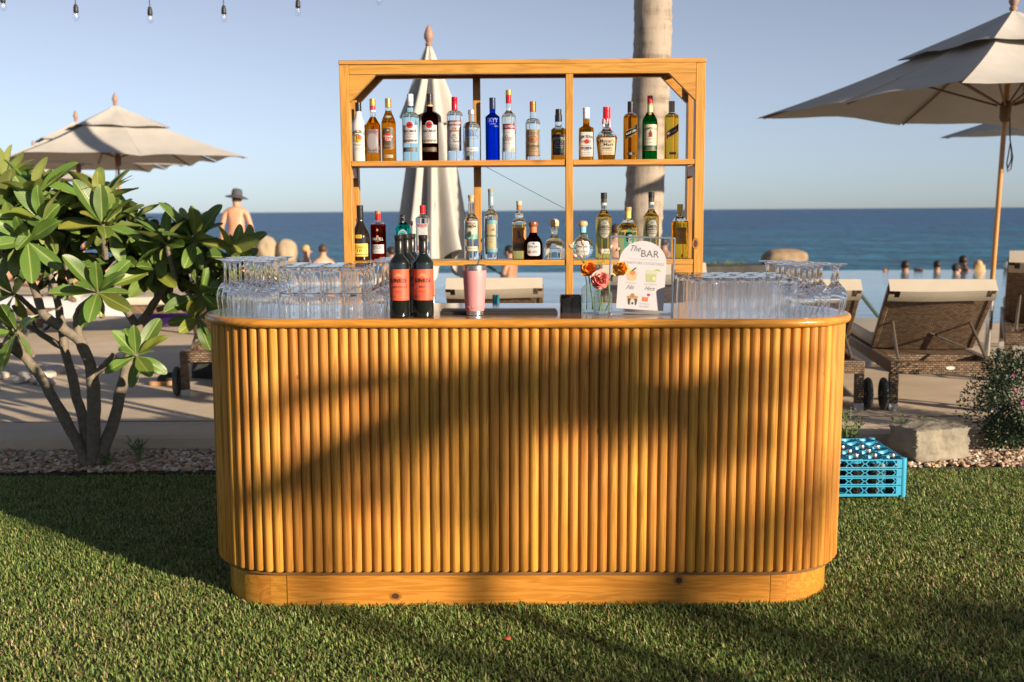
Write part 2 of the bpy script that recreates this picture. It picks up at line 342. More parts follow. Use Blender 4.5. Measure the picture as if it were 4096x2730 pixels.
struct('beach', MB().add([(-60, 33, DECK_Z), (-6.7, 33, DECK_Z), (40, POOL_Y1 + .2, -1.0), (-4.2, POOL_Y1 + .2, -1.0), (40, 40, -3.1), (-6.7, 40, -3.1), (-60, 40, -3.1)], [(3, 2, 4, 5), (0, 1, 5, 6)]), mat('sand', (.45, .35, .24), .9, var=.1, bump=.3))

# ------------------------------------------------------------------ grass and gravel (nobody could count these)
def blades(name, x0, x1, y0, y1, n, lmin, lmax, wid, z0=0.0, keep=None, label=None):
    x = rng.uniform(x0, x1, n); y = rng.uniform(y0, y1, n)
    if keep is not None: k = keep(x, y); x, y = x[k], y[k]; n = len(x)
    az = rng.uniform(0, 2*PI, n); cl = np.sin(x*9.1 + 2*np.sin(y*5.3))*np.sin(y*11.7 + 1.5*np.sin(x*6.1)) + .6*np.sin(x*23 + y*17)*np.sin(y*29 - x*13); ln = rng.uniform(lmin, lmax, n) * (.95 + .22*cl)
    tilt = rng.beta(2.0, 2.6, n) * 1.3 + .03; bend = rng.uniform(.2, .8, n)
    wd = wid * rng.uniform(.7, 1.3, n)
    dx, dy = np.cos(az), np.sin(az); px, py = -dy, dx
    V = np.zeros((n, 5, 3))
    m1 = ln*.5; hx1 = m1*np.sin(tilt); hz1 = m1*np.cos(tilt); t2 = np.minimum(tilt + bend, 1.75); hx2 = hx1 + m1*np.sin(t2); hz2 = hz1 + m1*np.cos(t2)
    V[:,0] = np.stack([x - px*wd*.4, y - py*wd*.4, np.full(n, z0 - .002)], 1); V[:,1] = np.stack([x + px*wd*.4, y + py*wd*.4, np.full(n, z0 - .002)], 1)
    V[:,2] = np.stack([x + dx*hx1 + px*wd*.5, y + dy*hx1 + py*wd*.5, z0 + hz1], 1); V[:,3] = np.stack([x + dx*hx1 - px*wd*.5, y + dy*hx1 - py*wd*.5, z0 + hz1], 1)
    V[:,4] = np.stack([x + dx*hx2, y + dy*hx2, z0 + np.maximum(hz2, .002)], 1)
    me = bpy.data.meshes.new(name); b = np.arange(n)[:, None]*5
    F4 = (b + np.array([[0, 1, 2, 3]])); F3 = (b + np.array([[3, 2, 4]]))
    loops = np.concatenate([F4, F3], 1).ravel(); 
    me.vertices.add(5*n); me.vertices.foreach_set('co', V.ravel()); me.loops.add(len(loops)); me.loops.foreach_set('vertex_index', loops.astype(np.int32))
    me.polygons.add(2*n); st = np.stack([np.arange(n)*7, np.arange(n)*7 + 4], 1).ravel(); me.polygons.foreach_set('loop_start', st.astype(np.int32))
    # each blade has a colour of its own: greens, yellow-greens and dry straw
    patch = .5 + .5*np.sin(x*1.7 + 2*np.sin(y*1.3))*np.sin(y*2.1 + 1.1*np.sin(x*2.3)); dry = rng.random(n) < (.07 + .15*patch**2)
    g = rng.random((n, 1)); col = np.array([[.088, .165, .034]])*(1-g) + np.array([[.265, .325, .088]])*g
    col = col*rng.uniform(.6, 1.3, (n, 1)); col[dry] = (np.array([[.46, .34, .17]])*rng.uniform(.6, 1.2, (n, 1)))[dry]
    ca = me.color_attributes.new('blade', 'FLOAT_COLOR', 'POINT'); c4 = np.ones((n, 5, 4)); c4[:, :, :3] = col[:, None, :]
    ca.data.foreach_set('color', c4.ravel()); me.update(calc_edges=True); me.validate()
    return me
def blade_mat():
    m, nt, p = nodes('grass_blade'); N = nt.nodes; L = nt.links
    a = N.new('ShaderNodeVertexColor'); a.layer_name = 'blade'; L.new(a.outputs[0], p.inputs['Base Color']); p.inputs['Roughness'].default_value = .5; p.inputs['Specular IOR Level'].default_value = .35
    tr = N.new('ShaderNodeBsdfTranslucent'); L.new(a.outputs[0], tr.inputs[0]); mx = N.new('ShaderNodeMixShader'); mx.inputs[0].default_value = .25
    L.new(p.outputs[0], mx.inputs[1]); L.new(tr.outputs[0], mx.inputs[2]); L.new(mx.outputs[0], N['Material Output'].inputs[0]); return m
M_blade = blade_mat()
BX, BY = .056, 4.11           # bar centre
def not_bar(x, y): return ~((np.abs(x - BX) < 1.12) & (np.abs(y - BY) < .20))
me = blades('grass', -4.2, 4.2, 2.2, EDGE_Y, 640000, .012, .032, .0040, -.028, keep=lambda x, y: not_bar(x, y) & (np.abs(x) < .56*y + .75))
me.materials.append(M_blade); g = link('grass', me); tag(g, 'short coarse green lawn grass with dry straw blades', 'grass', kind='stuff')
def pebbles(name, n, x0, x1, y0, y1, smin, smax, z, m):
    bm = bmesh.new(); bmesh.ops.create_icosphere(bm, subdivisions=1, radius=1); base = np.array([v.co[:] for v in bm.verts]); bf = np.array([[v.index for v in f.verts] for f in bm.faces]); bm.free()
    nv = len(base); V = np.zeros((n, nv, 3))
    s = rng.uniform(smin, smax, (n, 1, 1)); sc3 = np.stack([rng.uniform(.7, 1.5, n), rng.uniform(.7, 1.3, n), rng.uniform(.35, .8, n)], 1)[:, None, :]
    a = rng.uniform(0, 2*PI, n); P = base[None]*sc3*s*rng.uniform(.75, 1.25, (n, nv, 1)); c, s_ = np.cos(a)[:, None], np.sin(a)[:, None]
    V[:, :, 0] = P[:, :, 0]*c - P[:, :, 1]*s_ + rng.uniform(x0, x1, (n, 1)); V[:, :, 1] = P[:, :, 0]*s_ + P[:, :, 1]*c + rng.uniform(y0, y1, (n, 1)); V[:, :, 2] = P[:, :, 2] + z + rng.uniform(0, smax*.9, (n, 1))
    F = (np.arange(n)[:, None, None]*nv + bf[None]).reshape(-1, 3)
    me = bpy.data.meshes.new(name); me.from_pydata(V.reshape(-1, 3), [], F.tolist())
    cols = np.array([[.52, .44, .34], [.50, .33, .19], [.33, .19, .11], [.62, .55, .47], [.40, .29, .20]])[rng.integers(0, 5, n)]*rng.uniform(.6, 1.15, (n, 1))
    ca = me.color_attributes.new('blade', 'FLOAT_COLOR', 'POINT'); c4 = np.ones((n, nv, 4)); c4[:, :, :3] = cols[:, None]; ca.data.foreach_set('color', c4.ravel()); me.materials.append(m); return me
mp_, nt_, p_ = nodes('gravel_stone'); a_ = nt_.nodes.new('ShaderNodeVertexColor'); a_.layer_name = 'blade'; nt_.links.new(a_.outputs[0], p_.inputs['Base Color']); p_.inputs['Roughness'].default_value = .75
g = link('gravel', pebbles('gravel', 15000, -4.6, 4.6, EDGE_Y + .03, BED_Y, .007, .019, -.014, mp_)); tag(g, 'tan and white gravel in the planting bed behind the lawn', 'gravel', kind='stuff')

# ------------------------------------------------------------------ bar counter
BAR = Tr(BX, BY, 0) @ Ry(.0065)
BAR_L, BAR_R, BAR_H = .915, .315, 1.07
def stad(L, r, n=24, k0=0, step=None):
    """points (x, y, nx, ny) round a stadium, from the back centre over the left end, the front, the right end"""
    per = [];
    for i in range(n + 1): a = PI/2 + PI*i/n; per.append((-L + r*math.cos(a), r*math.sin(a), math.cos(a), math.sin(a)))
    for i in range(n + 1): a = -PI/2 + PI*i/n; per.append((L + r*math.cos(a), r*math.sin(a), math.cos(a), math.sin(a)))
    return per
bar = thing('bar_counter', 'honey coloured pine bar counter with fluted front and rounded ends on the lawn', 'bar counter', M=BAR)
def sweep(L, r, prof, n=28):
    P = stad(L, r, n); vs = []; m = len(prof)
    for (x, y, nx, ny) in P:
        for (o, z) in prof: vs.append((x + nx*o, y + ny*o, z))
    k = len(P); fs = [(i*m + j, ((i+1) % k)*m + j, ((i+1) % k)*m + (j+1) % m, i*m + (j+1) % m) for i in range(k) for j in range(m)]
    return MB().add(vs, fs)
# table top: flat board with a rounded nosing round it
P = stad(BAR_L, BAR_R + .006, 28); k = len(P); mb = MB()
mb.add([(x, y, BAR_H) for x, y, _, _ in P] + [(x, y, BAR_H - .03) for x, y, _, _ in P], [tuple(range(k)), tuple(range(2*k-1, k-1, -1))] + [(i, i+k, (i+1) % k+k, (i+1) % k) for i in range(k)])
obj('countertop', mb, W_TOP, bar)
def edgemat():
    return wood('pine_nosing', PINE1, PINE2, (3, 26, 34), .32, .35, .05)
prof = [(.0065, BAR_H - .0305), (.0065, BAR_H - .0005)] + [(.0075 + .0155*math.sin(PI*j/8), BAR_H - .0165 + .0165*math.cos(PI*j/8) - .0005) for j in range(9)]
obj('edge_nosing', sweep(BAR_L, BAR_R, prof), edgemat(), bar, smooth=50)
obj('inner_panel', sweep(BAR_L, BAR_R - .018, [(0, .10), (0, BAR_H - .04), (-.01, BAR_H - .04), (-.01, .10)]), flat((.16, .07, .015), .7), bar)
# rods
rr = .0192; rod = MB()
def rodmesh(variant):
    r2 = random.Random(variant); mb = MB(); z0, z1 = .118, BAR_H - .033; seg = 14
    prof = [(0.0, z0), (rr*.86, z0), (rr, z0 + .004), (rr, z1)]
    mb.lathe([(rr*.86, z0), (rr, z0 + .005), (rr, .45), (rr, .8), (rr, z1)], seg); return mb.mesh('rod', W_ROD, 35)
rods = [rodmesh(i) for i in range(3)]
sp = .0369; per_front = 2*BAR_L; nfr = int(round(per_front/sp)); RR = BAR_R - .016
pts = [(-BAR_L + per_front*(i + .5)/nfr, -RR) for i in range(nfr)]
narc = int(round(PI*RR/sp))
for sgn in (-1, 1):
    for i in range(narc):
        a = -PI/2 + sgn*PI*(i + .5)/narc; pts.append((sgn*BAR_L + RR*math.cos(a), RR*math.sin(a)))
for i, (x, y) in enumerate(pts):
    o = link('rod', rods[i % 3], bar, M=Tr(x, y, random.uniform(-.0015, .0015)) @ Rz(random.uniform(0, 6.28)))
# plinth: one long front board and staves round the ends
PR = BAR_R - .040
obj('plinth_board', MB().box(-BAR_L + .002, BAR_L - .002, -PR, -PR + .03, -.06, .117, .0015), W_X, bar)
obj('plinth_board', MB().box(-BAR_L + .002, BAR_L - .002, PR - .03, PR, -.06, .117, .0015), W_X, bar)
ns = 14
for sgn in (-1, 1):
    for i in range(ns):
        a0 = -PI/2 + sgn*PI*i/ns; a1 = -PI/2 + sgn*PI*(i + 1)/ns; da = sgn*.0012
        n_ = 4; q = [(a0 + da + (a1 - a0 - 2*da)*i_/n_, PR) for i_ in range(n_ + 1)] + [(a1 - da, PR - .03), (a0 + da, PR - .03)]
        mb = MB(); c = [(sgn*BAR_L + r*math.cos(a), r*math.sin(a)) for a, r in q]
        mid = ((a0 + a1)/2); 
        mb.add([(x, y, -.06) for x, y in c] + [(x, y, .117) for x, y in c], [f if sgn > 0 else f[::-1] for f in [tuple(range(7))[::-1], tuple(range(7, 14))] + [(i_, (i_ + 1) % 7, (i_ + 1) % 7 + 7, i_ + 7) for i_ in range(7)]])
        obj('stave', mb, W_X, bar, smooth=30)
def cp(x, y, dz=0.):                 # point on the counter top seen at a pixel
    n = (BAR.to_3x3() @ Vector((0, 0, 1))); p0 = BAR @ Vector((0, 0, BAR_H + dz)); d = ray(x, y); return CAM + d*((p0 - CAM).dot(n)/d.dot(n))
TILT = Ry(.0065)

# ------------------------------------------------------------------ back bar shelf unit
SY0, SY1 = 4.98, 5.27
SXL, SXR = at(1362, 500, SY0).x, at(2820, 500, SY0).x; ZT = at(2048, 238, SY0).z
ZU = at(2048, 646, SY0 + .13).z; ZL = at(2048, 1037, SY0 + .13).z
sh = thing('back_bar_shelf', 'open pine back bar shelf of posts and boards standing behind the counter', 'shelf', (0, 0, 0))
pw = .044
for x in (SXL, SXR - pw):
    obj('post', MB().box(x, x + pw, SY0, SY0 + .06, -.01, ZT - .021, .002), W_Z, sh); obj('post', MB().box(x + .002, x + pw, SY1 - .06, SY1, -.01, ZT - .021, .002), W_Z, sh)
xm = at(2263, 500, SY0).x; obj('post', MB().box(xm, xm + .034, SY0 - .004, SY0 + .045, -.01, ZT - .067, .002), W_Z, sh)
xb = at(1894, 500, SY1).x; obj('post', MB().box(xb, xb + .036, SY1 - .05, SY1 - .002, -.01, ZT - .0525, .002), W_Z, sh)
obj('top_board', MB().box(SXL - .002, SXR + .002, SY0 - .002, SY1 + .002, ZT - .020, ZT, .002), W_XS, sh)
for y0, y1, zb_ in ((SY0, SY0 + .035, .065), (SY1 - .035, SY1, .052)): obj('top_rail', MB().box(SXL + pw + .0005, SXR - pw - .0005, y0, y1, ZT - zb_, ZT - .0205, .0015), W_XS, sh)
for sx in (0, 1):
    for y0 in (SY0 + .001, SY1 - .036):
        x0 = SXL + pw + .001 if sx == 0 else SXR - pw - .001; d = 1 if sx == 0 else -1; z = ZT - (.0655 if y0 < SY0 + .1 else .0525); b = .124
        poly = [(x0, z), (x0, z - b), (x0 + d*b, z)];
        if sx == 0: poly = poly
        else: poly = poly[::-1]
        obj('corner_brace', MB().prism(poly, y0, y0 + .033), W_XS, sh, smooth=0)
for z in (ZU, ZL): obj('shelf_board', MB().box(SXL + pw + .001, xm - .001, SY0 + .002, SY1 - .062, z - .024, z, .0015), W_XS, sh); obj('shelf_board', MB().box(xm + .035, SXR - pw - .001, SY0 + .002, SY1 - .062, z - .0245, z - .0005, .0015), W_XS, sh)
for z in (ZU, ZL):
    obj('shelf_board', MB().box(xm - .0005, xm + .0345, SY0 + .046, SY1 - .062, z - .0242, z - .0003), W_XS, sh)
    for x0, x1 in ((SXL + .004, SXL + pw - .004), (SXR - pw + .004, SXR - .004)): obj('side_rail', MB().box(x0, x1, SY0 + .061, SY1 - .061, z - .075, z - .026, .0015), W_Z, sh)
obj('side_rail', MB().box(SXR - pw - .10, SXR - pw - .002, SY0 + .004, SY0 + .03, ZL - .115, ZL - .026, .0015), W_XS, sh)
p0 = at(1945, 669, SY1 - .03); p1 = at(2258, 835, SY0 + .05); obj('guy_wire', MB().tube([p0, p1], .0012, 5), flat((.05, .12, .18), .4, .6), sh)
# ------------------------------------------------------------------ bottles
G_CLEAR = clear_glass('clear_bottle', (.95, .98, .98), 1.30); G_TEAL = clear_glass('pale_teal_bottle', (.80, .95, .95), 1.30)
def liquid(name, col): return clear_glass(name, col, 1.33)
AMBER = liquid('amber_spirit', (.86, .46, .09)); GOLD = liquid('golden_spirit', (.90, .66, .18)); DKRUM = liquid('dark_rum', (.10, .022, .012)); COGNAC = liquid('cognac', (.42, .08, .03))
PALEG = liquid('pale_gold_spirit', (.93, .80, .42)); BLUE = liquid('cobalt_glass', (.02, .16, .80)); GREEN = liquid('green_glass', (.02, .34, .10)); TEALG = liquid('teal_glass', (.08, .72, .78)); BROWNG = liquid('brown_glass', (.15, .055, .012))
WINE = mat('dark_wine_glass', (.006, .008, .006), .04, coat=.5); WHITEB = mat('white_coated_glass', (.50, .50, .49), .12, coat=.6); BLKG = mat('black_brown_glass', (.012, .007, .004), .06, coat=.4)
class Bot:
    def __init__(s, H, R, s0, s1, rn, style='S', n=2.0, dr=1.0, base=.93, taper=1.0, prof=None):
        s.H, s.R, s.dr = H, R, dr; pts = []
        if prof: pts = [(z*H, r*R, nn) for z, r, nn in prof]
        else:
            pts = [(0, R*base, n), (.006*H, R*.985*taper, n), (.018*H, R*taper, n), (s0*H, R, n)]
            for i in range(1, 10):
                t = i/9
                if style == 'S': q = (1 - math.cos(t*PI))/2
                elif style == 'C': q = 1 - math.sqrt(max(0, 1 - t*t))
                else: q = t
                pts.append(((s0 + (s1 - s0)*t)*H, R + (rn*R - R)*q, n + (2 - n)*min(1, t*1.2)))
            pts.append((H, rn*R, 2.0))
        s.p = pts
    def rad(s, z):
        p = s.p
        for i in range(len(p) - 1):
            if p[i][0] <= z <= p[i+1][0]:
                t = (z - p[i][0])/max(1e-9, p[i+1][0] - p[i][0]); return p[i][1] + (p[i+1][1] - p[i][1])*t, p[i][2] + (p[i+1][2] - p[i][2])*t
        return (p[-1][1], 2.0) if z > p[-1][0] else (p[0][1], p[0][2])
    def pt(s, th, z, off=0.):
        R, n = s.rad(z); c, q = math.cos(th), math.sin(th)
        k = 1.0 if n < 2.05 else 1/((abs(c)**n + abs(q)**n)**(1/n)); r = R*k + off
        return (r*q, -r*c*s.dr - (off if s.dr < 1 else 0)*.3, z)
    def fn(s, u, v, off):
        R, n = s.rad(v); return s.pt(math.atan(u/R) if n > 3 else u/R, v, off)
    def body(s, z0, z1, seg=28, rib=0., inset=0.):
        zs = sorted(set([z0, z1] + [q[0] for q in s.p if z0 < q[0] < z1])); mb = MB(); vs = []; fs = []
        for z in zs:
            for k in range(seg):
                th = 2*PI*k/seg; x, y, _ = s.pt(th, z, -inset - (rib if (k % 2 and z > .03*s.H and s.rad(z)[0] > .6*s.R) else 0)); vs.append((x, y, z))
        for i in range(len(zs) - 1):
            for k in range(seg): k2 = (k+1) % seg; fs.append((i*seg + k, i*seg + k2, (i+1)*seg + k2, (i+1)*seg + k))
        fs.append(tuple(range(seg-1, -1, -1))); fs.append(tuple((len(zs)-1)*seg + k for k in range(seg)))
        return mb.add(vs, fs)
def make_bottle(name, label, pos, B, px, glass, full=None, level=1.0, caps=(), dec=(), rib=0., seg=28, rz=0., tilt=None):
    """px: metres per unit used in caps/dec (their y is measured up from the base). caps: (y0, y1, radius factor, colour, metal)
    dec: (kind, arg, u, v, w, h, colour, options) - 'label' kinds are parts, what follows sits on the last label"""
    t = thing(name, label, 'bottle', M=Tr(*pos) @ (tilt or Matrix()) @ Rz(rz), group='bottles on the bar'); H = B.H
    ctop = min([c[0] for c in caps] + [H])
    zl = H*level
    if full and level < .99:
        obj('liquid', B.body(0, zl - .0003, seg, rib), full, t, smooth=30 if rib else 40); obj('glass', B.body(zl + .0003, max(zl + .002, ctop + .0005), seg), glass, t)
    else: obj('glass', B.body(0, ctop + .0005, seg, rib), full or glass, t, smooth=30 if rib else 40)
    rn = B.p[-1][1]
    for c in caps:
        z0, z1, rf, col = c[:4]; r = rn*rf; m = flat(col, .3 if len(c) < 5 else .28, c[4] if len(c) > 4 else 0); e = min(.0015, (z1 - z0)*.2)
        rb = B.rad(z0)[0]*1.03 if rf == 0 else r; rt = B.rad(z1)[0]*1.03 if rf == 0 else r
        kind = c[5] if len(c) > 5 else 'cap'
        if kind == 'knob': obj('stopper', MB().lathe([(r*.62, z0), (r*.9, z0 + (z1-z0)*.12), (r, z0 + (z1-z0)*.45), (r*.9, z0 + (z1-z0)*.8), (r*.55, z1 - .001), (0, z1)], 20), m, t)
        else:
            zs = [(rb*.995, z0), (rb, z0 + e)]
            if z1 - z0 > .02 and rf: zs += [(rb, z0 + (z1-z0)*.62), (rb*.955, z0 + (z1-z0)*.64), (rb*.955, z0 + (z1-z0)*.67), (rb, z0 + (z1-z0)*.69)]
            obj(kind, MB().lathe(zs + [(rt, z1 - e), (rt*.93, z1)], 20), m, t, smooth=30)
    last = None; off = .0006
    for d in dec:
        kind, arg, u, v, w_, h_, col = d[:7]; opt = dict(d[7]) if len(d) > 7 else {}
        metal = opt.pop('metal', 0); rough = opt.pop('rough', .5); part = opt.pop('part', None)
        if part: off = .0006
        else: off += .00035
        mb = decal(kind, arg, u, v, w_, h_, B.fn, off, **opt)
        o = obj(part or ('lettering' if kind == 'text' else 'emblem'), mb, flat(tuple(c*.62 for c in col), rough, metal), t if (part or last is None) else last, smooth=60)
        if part: last = o
    return t
LB = lambda **k: dict(part='label', **k)
BLK = (.012, .012, .014); WHT = (.74, .74, .73); SILV = (.55, .56, .60); RED = (.55, .02, .03); DRED = (.25, .01, .02); CREAM = (.72, .63, .42); GLD = (.62, .40, .12)
UY = SY0 + .125                       # bottles stand along the middle of the shelf
def ub(name, label, xc, ytop, width, ybase, z, B, seg=28, **kw): pass
def place(z, xc, yb, Y): p = at(xc, yb, Y); return Vector((p.x, Y, z))
def spec(zoom, org, Y):
    k = Y/FPX/zoom*1.008            # metres per zoom pixel
    return k, lambda x, y: (org[0] + x/zoom, org[1] + y/zoom)
# --- upper shelf -------------------------------------------------------------------------------------------------------
k, P1 = spec(3.137, (1350, 350), UY)
def U(xc, top, base, wd, *a, **kw): return Bot((base - top)*k, wd*k/2, *a, **kw)
def pos(P, xc, base, Y, z): p = at(*P(xc, base), Y); return (p.x, Y, z + .0004)
def cap(base, y0, y1, rf, col, *r): return ((base - y1)*k, (base - y0)*k, rf, col, *r)
def dc(base, xc, kind, arg, u, y, w_, h_, col, **o): return (kind, arg, u*k, (base - y)*k, w_*k, h_*k, col, o)
b = 925; B = U(240, 207, b, 180, .56, .83, .40, 'S')
D = lambda *a, **o: dc(b, 0, *a, **o)
make_bottle('liqueur_bottle', 'white coconut rum bottle with black cap and palm sunset logo, leftmost on top shelf', pos(P1, 276, b, UY, ZU), B, k, WHITEB, caps=[cap(b, 207, 315, 1.06, BLK)],
  dec=[D('rect', 0, 0, 645, 4, 4, WHT, part='label'), D('text', 'MALIBU', 0, 560, 158, 40, (.06, .03, .02), bold=.02, arc=28*k), D('disc', 0, 2, 645, 96, 96, S(246, 196, 40)), D('disc', 0, 22, 632, 56, 56, S(232, 96, 50)), D('rect', 0, -12, 650, 8, 80, (.03, .02, .01), rot=.1),
       D('poly', [(-.5, -.1), (-.2, .25), (0, .1), (.25, .3), (.5, -.15), (.1, .05), (.05, -.4), (-.05, 0)], -18, 605, 84, 50, (.04, .05, .01)), D('text', 'ORIGINAL', 0, 722, 96, 18, (.06, .03, .02), arc=-8*k), D('text', 'CARIBBEAN RUM', 0, 762, 110, 9, (.15, .12, .1)), D('text', 'WITH COCONUT', 0, 785, 96, 9, (.15, .12, .1))])
b = 925; B = U(455, 165, b, 178, .585, .71, .39, 'L', n=3.2)
make_bottle('rum_bottle', 'amber spiced rum bottle with gold cap and grey picture label', pos(P1, 455, b, UY, ZU), B, k, G_CLEAR, AMBER, .715, [cap(b, 165, 250, 1.06, GLD, .7), cap(b, 250, 300, 1.04, (.35, .03, .06), 0, 'neck_label'), cap(b, 300, 322, 1.05, WHT, 0, 'neck_label')],
  dec=[D('rect', 0, 0, 675, 165, 280, (.20, .17, .19), part='label'), D('disc', 0, 0, 680, 150, 190, (.34, .31, .34)), D('text', 'Captain Morgan', 0, 562, 150, 36, (.42, .05, .03), shear=.2), D('rect', 0, 0, 800, 164, 36, (.10, .07, .08)), D('text', 'SPICED RUM', 0, 803, 138, 22, (.55, .52, .5)), D('text', 'ORIGINAL', 0, 776, 70, 10, (.5, .46, .45))])
B = U(650, 162, b, 176, .60, .83, .42, 'S')
make_bottle('rum_bottle', 'amber rum bottle with round red emblem on a brown shield label', pos(P1, 650, b, UY, ZU), B, k, G_CLEAR, AMBER, .80, [cap(b, 162, 268, 1.05, (.45, .32, .14), .6)],
  dec=[D('round', 0, 0, 645, 160, 262, (.50, .20, .12), part='label'), D('round', 0, 0, 645, 150, 250, (.10, .075, .045)), D('disc', 0, -2, 632, 96, 100, S(214, 40, 34)), D('text', 'Havana', 0, 618, 112, 30, WHT, bold=.02), D('text', 'Club', 0, 656, 76, 32, WHT, bold=.02), D('text', 'Especial', 0, 737, 104, 30, (.55, .42, .14), shear=.3), D('poly', [(-.5, -.5), (0, .5), (.5, -.5)], 0, 545, 30, 24, GLD),
       D('disc', 0, 0, 385, 84, 36, (.10, .30, .34), part='label'), D('disc', 0, 0, 385, 46, 18, (.55, .4, .15)), D('rect', 0, 0, 860, 116, 34, (.55, .48, .36), part='label'), D('text', 'CUBA 1878', 0, 860, 90, 16, (.2, .12, .06))])
b = 935
for xc, lab, gl, fl, cc, cart, nm in ((925, 'clear white rum bottle with white cap and red bat roundel', G_TEAL, None, (.62, .64, .68), 'CARTA BLANCA', 'rum_bottle'), (1167, 'dark aged rum bottle with black cap and red bat roundel', G_CLEAR, DKRUM, BLK, 'AÑEJO', 'rum_bottle')):
    B = U(xc, 122, b, 206, .645, .735, .35, 'C')
    bat = [(-.5, .25), (-.2, .1), (-.1, .3), (0, .1), (.1, .3), (.2, .1), (.5, .25), (.35, -.25), (.15, -.1), (0, -.4), (-.15, -.1), (-.35, -.25)]
    make_bottle(nm, lab, pos(P1, xc, b, UY, ZU), B, k, gl, fl, 1.0, [cap(b, 122, 212, 1.07, cc), cap(b, 212, 268, 1.03, (.45, .46, .48) if not fl else (.05, .03, .02), 0, 'neck_label'), cap(b, 250 if fl else 262, 270 if fl else 280, 1.05, GLD if fl else BLK, 0, 'neck_band')],
      dec=[D('rect', 0, 0, 607, 205, 218, S(205, 202, 205), part='label'), D('disc', 0, 0, 497, 96, 96, S(214, 208, 208)), D('disc', 0, 0, 497, 80, 80, S(196, 24, 34)), D('poly', bat, 0, 497, 60, 40, (.03, .01, .01)), D('text', 'BACARDÍ', 0, 566, 158, 40, (.02, .02, .03), bold=.02), D('text', cart, 0, 606, 128 if not fl else 70, 14, (.05, .05, .06) if not fl else (.25, .17, .05)), D('rect', 0, 0, 630, 80, 3, (.2, .2, .2)), D('text', 'RON SUPERIOR SANTIAGO', 0, 648, 130, 8, (.2, .2, .2)),
           *[D('disc', 0, q*34, 683, 30, 28, (.18, .16, .14) if not fl else (.35, .26, .10)) for q in (-2, -1, 0, 1, 2)], D('rect', 0, 0, 792, 190, 54, (.14, .14, .17) if not fl else (.10, .06, .02), part='label'), D('text', 'SANTIAGO DE CUBA', 24, 792, 110, 12, (.4, .38, .36) if not fl else (.5, .38, .14)), D('poly', [(-.5, 0), (0, -.5), (.5, 0), (0, .5)], -76, 790, 22, 40, (.05, .05, .05) if not fl else GLD)])
B = U(1477, 158, b, 198, .70, .79, .35, 'C')
make_bottle('vodka_bottle', 'clear vodka bottle with tall red cap and silver crest label', pos(P1, 1477, b, UY, ZU), B, k, G_CLEAR, caps=[cap(b, 158, 318, 1.05, S(190, 18, 44), .2)],
  dec=[D('rect', 0, 0, 620, 190, 225, (.50, .50, .52), part='label'), D('rect', 0, 0, 478, 192, 62, S(120, 16, 34), part='label'), D('text', 'SMIRNOFF', 0, 478, 168, 34, WHT, bold=.02), D('round', 0, -4, 610, 112, 140, (.62, .60, .60), part='label'), D('ring', .05, -4, 612, 104, 130, (.30, .08, .08)), D('text', 'N°21', -2, 625, 44, 26, (.05, .05, .06), bold=.02), D('text', 'VODKA', -2, 650, 62, 12, (.2, .03, .05)), D('poly', [(-.5, -.5), (-.4, .3), (-.2, -.1), (0, .5), (.2, -.1), (.4, .3), (.5, -.5)], 0, 538, 50, 34, (.40, .26, .08)), D('rect', 0, 0, 572, 116, 16, (.36, .10, .09)), D('text', 'Smirnoff', 30, 695, 100, 26, (.05, .05, .05), shear=.5), D('rect', 0, 0, 772, 188, 78, (.33, .33, .35), part='label'), D('rect', 0, 0, 790, 186, 36, (.20, .20, .20))])
b = 938; B = U(1685, 325, b, 205, .64, .77, .34, 'C')
make_bottle('vodka_bottle', 'short clear vodka bottle with silver cap and blue lettering', pos(P1, 1685, b, UY - .03, ZU), B, k, G_CLEAR, caps=[cap(b, 325, 376, 1.2, (.62, .63, .65), .8)],
  dec=[D('rect', 0, 0, 800, 186, 44, (.60, .62, .66), part='label'), D('text', 'ABSOLUT', 0, 585, 165, 40, S(20, 50, 128), bold=.03), D('text', 'VODKA', 0, 628, 138, 40, S(20, 50, 128), bold=.03), D('text', 'Swedish Vodka', 0, 672, 130, 20, (.10, .13, .25), shear=.4), D('text', 'ONE LITRE 40% ALC./VOL', 0, 800, 160, 11, (.1, .1, .12)), D('rect', 0, -36, 855, 100, 46, (.30, .32, .34), part='label')])
b = 937; B = U(1950, 173, b, 175, .70, .755, .41, 'L')
make_bottle('vodka_bottle', 'cobalt blue vodka bottle with navy cap beside the shelf upright', pos(P1, 1950, b, UY, ZU), B, k, BLUE, caps=[cap(b, 173, 310, 1.06, (.012, .022, .075))],
  dec=[D('rect', 0, 0, 448, 3, 3, (.2, .3, .6), part='label'), D('text', 'SKYY', 0, 447, 134, 52, (.30, .38, .62), bold=.01), D('text', 'VODKA', 0, 492, 76, 15, (.35, .42, .65)), D('rect', 0, 50, 520, 60, 16, (.01, .03, .2))])
b = 935; B = U(2152, 82, b, 174, .625, .72, .38, 'S')
make_bottle('vodka_bottle', 'tallest bottle on top shelf, clear vodka with red neck and gold cap', pos(P1, 2152, b, UY, ZU), B, k, G_CLEAR, caps=[cap(b, 82, 140, 1.08, GLD, .7), cap(b, 140, 237, 1.06, S(200, 20, 34), 0, 'neck_label')],
  dec=[D('rect', 0, 0, 690, 170, 270, (.58, .58, .61), part='label'), D('rect', 0, 0, 524, 172, 68, S(140, 16, 40), part='label'), D('text', 'STOLI VODKA', 0, 522, 158, 30, WHT, bold=.02), D('text', 'Stoli', 0, 660, 112, 66, (.16, .13, .10), shear=.5), D('text', 'THE ORIGINAL', 0, 592, 70, 8, (.3, .3, .3)), D('text', 'PREMIUM VODKA', 0, 722, 120, 10, (.2, .2, .2)), D('disc', 0, 50, 803, 42, 50, (.52, .34, .16)), D('text', 'ALC 40%', -46, 790, 50, 20, (.3, .3, .3))])
k, P2 = spec(3.137, (2100, 350), UY)
